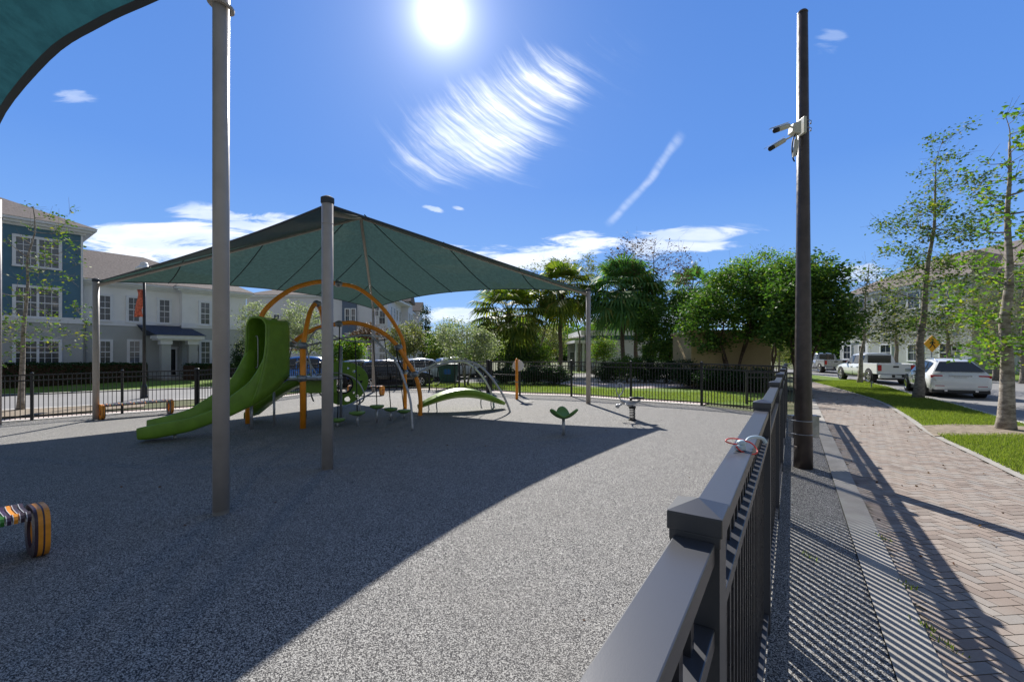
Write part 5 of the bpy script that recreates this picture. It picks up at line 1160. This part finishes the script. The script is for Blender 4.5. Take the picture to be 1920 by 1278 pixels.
for k,(x,y,Y,ty,rx,ry,lm,lab,n_) in enumerate(((1680,700,36,540,75,60,'leaf_olive','twiggy grey tree across the road above the pickup truck',190),(1778,700,34,530,80,70,'leaf_olive','twiggy grey tree across the road behind the yellow sign',200),(1868,700,30,470,75,95,'leaf_olive','tall twiggy tree across the road behind the nearest right hand trunk',240),(1920,700,27,500,60,90,'leaf_maple','leafy tree at the right edge across the road',160))):
    bb=P(x,700,Y); bb.z=0; cy=ty+ry
    tree('roadside_tree',lab,bb,P(x,ty+15,Y),.2,px2(Y,(x,cy,rx,ry,0),(x-25,cy+25,rx*.7,ry*.6,0),(x+25,cy+20,rx*.7,ry*.6,0)),n_,13,.8,.15,lm,'bark_grey',seed=20+k,wob=.02,limb_min=1.8,tw=2.6,bare=.12,group='twiggy trees across the road')
# --- dense dark green trees
def dense(lab,x,Y,blobs,n,seed,base_y=None,stems=4,lm='leaf_deep',per=85,leaf=.17,cr=.55,r0=.16,name='broadleaf_tree'):
    bb=Vector(((x-HX)/F*Y,Y,0)); ty=min(b[1] for b in blobs)
    return tree(name,lab,bb,P(x,ty,Y),r0,blobs_px(Y,blobs,1.0),n,per,cr,leaf,lm,'bark_brown',seed=seed,stems=stems,wob=.03,limb_min=1.2,asp=.6,tw=1.3)
dense('dense dark green tree with twisting stems in front of the tan building',1372,24.3,[(1385,572,86,68,0),(1325,600,52,56,0),(1440,566,62,66,0),(1400,530,60,35,0)],270,31)
dense('rounded dense green tree drooping low, left one of the dark trees',1262,32,[(1255,600,58,62,0),(1238,635,48,50,0),(1300,575,45,45,0),(1275,665,40,25,0)],190,32)
dense('dense dark green tree right behind the tall dark pole',1502,21,[(1530,572,66,92,0),(1500,535,60,56,0),(1560,600,38,60,0),(1478,600,48,62,0)],260,33,per=80)
dense('taller lighter green tree rising behind the dense dark trees',1440,31,[(1430,505,70,32,0),(1470,500,40,30,0),(1380,530,60,25,0),(1540,505,24,16,0)],95,34,lm='leaf_bright',per=50,cr=.7)
# --- palms
def palm(lab,x,Y,yc,r,lm='leaf_palm',seed=1,fronds=34,base_r=.17,group=None,up=.0):
    rg=random.Random(seed); b=Vector(((x-HX)/F*Y,Y,H((x-HX)/F*Y,Y))); c=P(x+2,yc,Y); root=wempty('palm_tree',b,lab,'palm tree',group); Rr=r*Y/F
    t_=MB(); N=16; pts=[b.lerp(c,i/N)+Vector((.05*math.sin(i*.7+seed),0,0)) for i in range(N+1)]; pts[0].z-=.1
    t_.tube(pts,[base_r*(1.25 if i==0 else 1)*(1+.05*math.sin(i*5)) for i in range(N+1)],12); t_.build('trunk',M['bark_palm'],root,True)
    t_=MB(); 
    for k in range(60):
        a=rg.uniform(0,6.28); z=rg.uniform(-1.0,.1); p=c+Vector((math.cos(a)*base_r,math.sin(a)*base_r,z)); t_.tube([p,p+Vector((math.cos(a)*.16,math.sin(a)*.16,.24))],[.045,.02],4)
    t_.lathe(c,[(base_r,-1.1),(base_r*1.7,-.6),(base_r*1.9,-.1),(base_r*1.2,.2),(0,.3)],12); t_.build('boot_crown',M['bark_brown'],root)
    f=MB()
    for k in range(fronds):
        a=2.399*k+rg.uniform(-.2,.2); el=R(78-(k/fronds)**.9*128+rg.uniform(-8,8)); d=Vector((math.cos(a)*math.cos(el),math.sin(a)*math.cos(el),math.sin(el)))
        L=Rr*rg.uniform(.5,.66); mid=c+d*L*.55+Vector((0,0,.08)); end=c+d*L-Vector((0,0,L*.12)); f.tube([c,mid,end],[.03,.012],4,3,cap=False)
        dd=(end-mid).normalized(); side=dd.cross(Vector((0,0,1))); side=side.normalized() if side.length>.1 else Vector((1,0,0)); up_=side.cross(dd).normalized(); fl=Rr*rg.uniform(.42,.58)
        for m_ in range(20):
            q=-1.9+3.8*m_/19; dr=(dd*math.cos(q)+side*math.sin(q)).normalized(); w_=side*math.cos(q)-dd*math.sin(q); ln=fl*(1-.18*abs(q)/1.9)*rg.uniform(.85,1.1); wd=.035*fl/.9+.018
            p0=end; p1=end+dr*ln*.62+up_*.03; p2=end+dr*ln*.97-Vector((0,0,ln*rg.uniform(.15,.45)))
            f.add([p0-w_*.008,p0+w_*.008,p1+w_*wd,p1-w_*wd,p2],[(0,1,2,3),(3,2,4)])
    f.build('fronds',M[lm],root,fix=False)
palm('palm with shaggy yellow green crown, left one of the palms, behind the orange post',952,36,592,80,'leaf_palm_yellow',3,54)
palm('palm with yellow tinted crown above the grey post, second palm from the left',1050,38,545,74,'leaf_palm_yellow',5,50)
palm('tall green palm with full fan crown, right of the canopy corner',1167,35,548,84,'leaf_palm',6,64)
palm('green palm standing close behind its taller neighbour, left of the dense dark trees',1192,37,560,66,'leaf_palm',7,50)
palm('palm whose upswept fronds show above the dense trees',1296,42,545,60,'leaf_palm',9,30)
# --- thin trees and background trees
def thin(lab,x,Y,blobs,n,per,lm,seed,r0=.12,leaf=.2,cr=.6,stems=1,bare=.1,tw=1.2,name='thin_tree',bk='bark_grey',gr=None):
    X=(x-HX)/F*Y; bb=Vector((X,Y,H(X,Y))); ty=min(b[1]-b[3]*.5 for b in blobs)
    return tree(name,lab,bb,P(x+3,ty,Y),r0,blobs_px(Y,blobs,1.0),n,per,cr,leaf,lm,bk,gr,seed,stems=stems,wob=.02,limb_min=1.5,tw=tw,bare=bare)
thin('tall thin tree with almost leafless spreading crown behind the palms',1222,34,[(1225,490,80,48,0),(1270,520,40,40,0),(1175,470,40,30,0)],230,5,'leaf_brown',41,.16,.2,tw=4.5,bare=.15,bk='bark_brown')
thin('thin many stemmed tree with sparse olive leaves between the left two palms',1003,41,[(1000,520,50,38,0),(1015,580,45,45,0),(975,610,40,35,0)],150,16,'leaf_olive',42,.14,.2,stems=4,tw=1.8)
thin('thin dark stemmed tree beside the grey canopy post',1112,40,[(1108,540,42,30,0),(1120,590,32,40,0),(1095,500,22,22,0)],110,18,'leaf_maple',43,.11,.17,stems=2,tw=1.5)
thin('slim tree with small leaves behind the right canopy edge',1085,43,[(1085,510,48,34,0),(1075,560,40,30,0)],110,22,'leaf_olive',44,.12,.22,tw=1.8)
thin('bushy pale leaved tree behind the grey arches',873,26.5,[(873,645,50,34,0),(850,620,30,28,0),(905,650,30,30,0)],150,60,'leaf_pale',45,.1,.13,.45,stems=3)
thin('small pale leaved tree between the two left buildings',478,34,[(478,605,24,42,0),(470,650,22,30,0)],90,60,'leaf_pale',46,.1,.15,.5,stems=2)
thin('pale leaved tree behind the inner orange arch',566,31,[(560,600,38,30,0),(585,640,40,28,0),(545,630,28,26,0)],140,55,'leaf_pale',47,.1,.14,.45,stems=3)
thin('bright green bushy tree behind the round panel',655,29.5,[(655,655,34,24,0),(640,675,30,18,0)],90,70,'leaf_bright',48,.1,.16,.45,stems=3)
thin('small brownish leaved tree below the lower orange arch',694,36,[(694,628,28,20,0),(680,640,22,20,0)],70,45,'leaf_brown',49,.1,.16,.5)
thin('dark green bush like tree behind the hedge end',452,30.5,[(450,668,14,26,0)],40,70,'leaf_hedge',50,.08,.12,.4)
thin('slim pointed tree standing alone beyond the car park',797,62,[(797,598,9,26,0),(797,630,14,30,0),(797,655,15,18,0)],60,50,'leaf_hedge',51,.12,.25,.6)
for k,(x,Y,cy,rx,ry,lm) in enumerate(((752,50,640,22,32,'leaf_olive'),(775,54,636,20,34,'leaf_olive'),(826,52,645,26,28,'leaf_maple'),(842,70,630,24,30,'leaf_deep'),(905,44,632,26,38,'leaf_olive'),(935,48,640,34,30,'leaf_maple'),(990,46,650,34,26,'leaf_deep'),(1030,52,640,34,34,'leaf_olive'),(1075,60,640,38,26,'leaf_deep'),(1130,40,655,22,20,'leaf_bright'),(1215,56,630,30,40,'leaf_deep'),(1460,42,640,30,40,'leaf_olive'),(1490,52,650,30,36,'leaf_maple'),(900,36,662,28,20,'leaf_bright'),(965,35,665,26,24,'leaf_deep'),(1010,36,668,24,22,'leaf_bright'))):
    where=['grey twiggy tree beside the end of the long apartment block','olive twiggy tree just left of the slim pointed tree','yellowish tree right of the slim pointed tree','dark far tree above the parked white cars','olive tree filling the gap left of the first palm','mid green tree behind the first palm trunk','dark low tree right of the first palm trunk','olive tree left of the second palm trunk','dark far tree right of the second palm trunk','bright green bush beside the white pavilion columns','dark tree behind the white pavilion','olive tree beyond the tan building','yellowish tree left of the tall dark pole','bright bush in front of the first palm','dark bush between the gate and the first palm','bright bush behind the gate'][k]
    thin(where,x,Y,[(x,cy,rx,ry,0),(x-rx*.4,cy+ry*.5,rx*.6,ry*.5,0)],95,48,lm,60+k,.12,.22 if Y>45 else .15,.7,name='background_tree',gr='trees beyond the play area')
# --- shrubs beyond the far fence
def shrub(lab,x,Y,cy,rx,ry,lm,seed,n=70,per=70,leaf=.11,name='shrub',cat='shrub',gr='shrubs beyond the far fence'):
    X=(x-HX)/F*Y; bb=Vector((X,Y,H(X,Y))); s=Y/F; cy+=13; top=EYE+(HY-cy+ry)*s
    return tree(name,lab,bb,Vector((X,Y,top-.15)),.04,[(X,Y,(top+bb.z)/2+.08,rx*s,.7,(top-bb.z)/2)],n,per,.32,leaf,lm,'bark_brown',gr,seed,stems=5,cat=cat,limb_min=bb.z+.1,tw=.9)
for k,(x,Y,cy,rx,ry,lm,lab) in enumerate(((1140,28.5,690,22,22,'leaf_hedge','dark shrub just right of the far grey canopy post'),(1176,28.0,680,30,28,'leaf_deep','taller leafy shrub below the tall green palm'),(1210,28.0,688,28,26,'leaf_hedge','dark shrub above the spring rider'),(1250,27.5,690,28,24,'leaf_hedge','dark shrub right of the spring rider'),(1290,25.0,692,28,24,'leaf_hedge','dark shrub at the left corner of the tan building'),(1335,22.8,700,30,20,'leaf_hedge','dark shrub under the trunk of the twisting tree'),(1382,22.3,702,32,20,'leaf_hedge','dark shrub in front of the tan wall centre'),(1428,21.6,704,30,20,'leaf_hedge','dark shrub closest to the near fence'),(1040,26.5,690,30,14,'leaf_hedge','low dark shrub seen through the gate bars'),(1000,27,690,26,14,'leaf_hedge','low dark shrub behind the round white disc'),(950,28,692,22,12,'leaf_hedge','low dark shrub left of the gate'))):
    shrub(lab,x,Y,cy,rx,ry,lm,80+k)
# --- hedges on the left
def hedge(lab,x0,x1,Ya,Yb,ytop,seed):
    a=P(x0,ytop,Ya); b=P(x1,ytop,Yb); za=H(a.x,a.y)-.05; rg=np.random.default_rng(seed); n=int(9000*(a-b).length/8); f=rg.uniform(0,1,n); L=(b-a).normalized(); nn=np.array([L.y,-L.x,0])
    th=1.1; side=rg.integers(0,3,n); d=np.where(side==0,rg.uniform(-th/2,th/2,n),np.where(side==1,th/2,-th/2))+rg.normal(0,.05,n)
    zt=a.z+(b.z-a.z)*f; zz=np.where(side==0,zt,rg.uniform(0,1,n)*(zt-za)+za)+rg.normal(0,.045,n)
    pts=np.outer(1-f,np.array(a[:]))+np.outer(f,np.array(b[:]))+np.outer(d,nn); pts[:,2]=zz
    r=wempty('hedge',((a.x+b.x)/2,(a.y+b.y)/2,za),label=lab,cat='hedge',group='clipped hedges along the left building'); 
    g=MB(); g.bar(Vector((a.x,a.y,(za+a.z)/2-.04)),Vector((b.x,b.y,(za+b.z)/2-.04)),th-.12,(a.z-za)-.1); g.build('inner_branches',M['mulch'],r); leafmesh('foliage',pts,.11,'leaf_hedge',r,.6,seed=seed)
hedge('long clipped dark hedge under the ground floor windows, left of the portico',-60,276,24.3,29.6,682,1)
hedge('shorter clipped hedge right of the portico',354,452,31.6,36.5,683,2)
# --- grass blades, fallen leaves, weeds
def blades(name,pts,h,label,cat='grass',m='grass_blade',seed=3):
    rg=np.random.default_rng(seed); n=len(pts); P0=np.array(pts); a=rg.uniform(0,6.28,n); w_=.006; ln=h*rg.uniform(.5,1.3,n)
    d=np.stack([np.cos(a)*w_,np.sin(a)*w_,np.zeros(n)],1); lean=np.stack([rg.normal(0,.35,n)*ln,rg.normal(0,.35,n)*ln,ln],1)
    V=np.empty((n,3,3)); V[:,0]=P0-d; V[:,1]=P0+d; V[:,2]=P0+lean
    me=bpy.data.meshes.new(name); me.vertices.add(n*3); me.vertices.foreach_set('co',V.reshape(-1).astype(np.float32)); me.loops.add(n*3); me.loops.foreach_set('vertex_index',np.arange(n*3,dtype=np.int32)); me.polygons.add(n); me.polygons.foreach_set('loop_start',np.arange(0,n*3,3,dtype=np.int32)); me.polygons.foreach_set('loop_total',np.full(n,3,dtype=np.int32)); me.update(calc_edges=True); me.validate(); me.materials.append(M[m])
    o=bpy.data.objects.new(name,me); C.objects.link(o); return tag(o,label,cat,None,'stuff')
def verge_points(n,seed=4):
    rg=np.random.default_rng(seed); ey=[p[1] for p in EDGE_OUT]; ex=[p[0] for p in EDGE_OUT]; ry=[p[1] for p in redge]; rx=[p[0] for p in redge]
    y=3.5+26*rg.uniform(0,1,n)**1.8; xl=np.interp(y,ey,ex); xr=np.interp(y,ry,rx); x=xl+(xr-xl)*rg.uniform(-.02,1.0,n)
    pyy=HY+F*EYE/y; pxx=HX+F*x/y; keep=~((pyy>799+rg.normal(0,1.2,n))&(pyy<819+rg.normal(0,1.2,n))&(pxx>1730)); x=x[keep];y=y[keep]
    return np.stack([x,y,Hn(x,y)+.035],1)
blades('grass_blades',verge_points(150000),.075,'short mown grass blades on the verge between brick path and road')
def inner_points(n):
    rg=np.random.default_rng(9); x=rg.uniform(-6,12,n); y=rg.uniform(15.5,30,n); d=np.full(n,9.)
    out=[]
    fp=np.array(offset(FENCE[1:13],.95)); 
    o=np.argsort(fp[:,0]); yl=np.interp(x,fp[o,0],fp[o,1]); k=(y>yl)&(y<yl+4.5)&(x<10); x=x[k];y=y[k]; return np.stack([x,y,Hn(x,y)+.01],1)
blades('lawn_blades',inner_points(90000),.09,'bright mown grass beyond the far fence')
rg=np.random.default_rng(12); y=rg.uniform(2.5,22,170); xl=.95+TAN*y; xr=np.interp(y,[p[1] for p in EDGE_IN],[p[0] for p in EDGE_IN]); x=xl+(xr-xl)*rg.uniform(0,1,170)**.7
o=leafmesh('fallen_leaves',np.stack([x,y,Hn(x,y)+.034],1),.045,'leaf_brown',None,.6,.05,seed=2); tag(o,'small brown fallen leaves scattered over the brick path','leaves',None,'stuff')
wp=[]
for (x0,y0) in ((.35+TAN*4.0-.18,4.0),(.93+TAN*4.4,4.4),(.95+TAN*3.5,3.5),(.93+TAN*3.0,3.0),(1.0+TAN*2.8,2.8)):
    for _ in range(22): wp.append((x0+random.gauss(0,.02),y0+random.gauss(0,.05),.035))
blades('weeds',wp,.03,'little green weeds in the joints beside the near fence','weeds')
x=rg.uniform(-6,6,70); y=rg.uniform(3,15,70); k=(x<.1+TAN*y); x=x[k]; y=y[k]
o=leafmesh('leaf_litter',np.stack([x,y,Hn(x,y)+.016],1),.035,'leaf_brown',None,.6,.05,seed=5); tag(o,'a few dry leaves lying on the grey rubber surface','leaves',None,'stuff')
# far tree line
def treeline():
    rg=np.random.default_rng(21); n=42000; az=rg.uniform(-1.05,1.05,n); Y=rg.uniform(105,150,n); X=np.tan(az)*Y; hmax=7+3.0*np.sin(X*.09)+2.2*np.sin(X*.23+1)+1.2*np.sin(X*.6); z=rg.uniform(0,1,n)**.8*hmax+rg.normal(0,.5,n)
    o=leafmesh('distant_trees',np.stack([X,Y,np.maximum(z,.2)],1),1.9,'leaf_deep',None,.7,.5,seed=3); tag(o,'far belt of dark green trees on the horizon','tree belt',None,'stuff')
treeline()
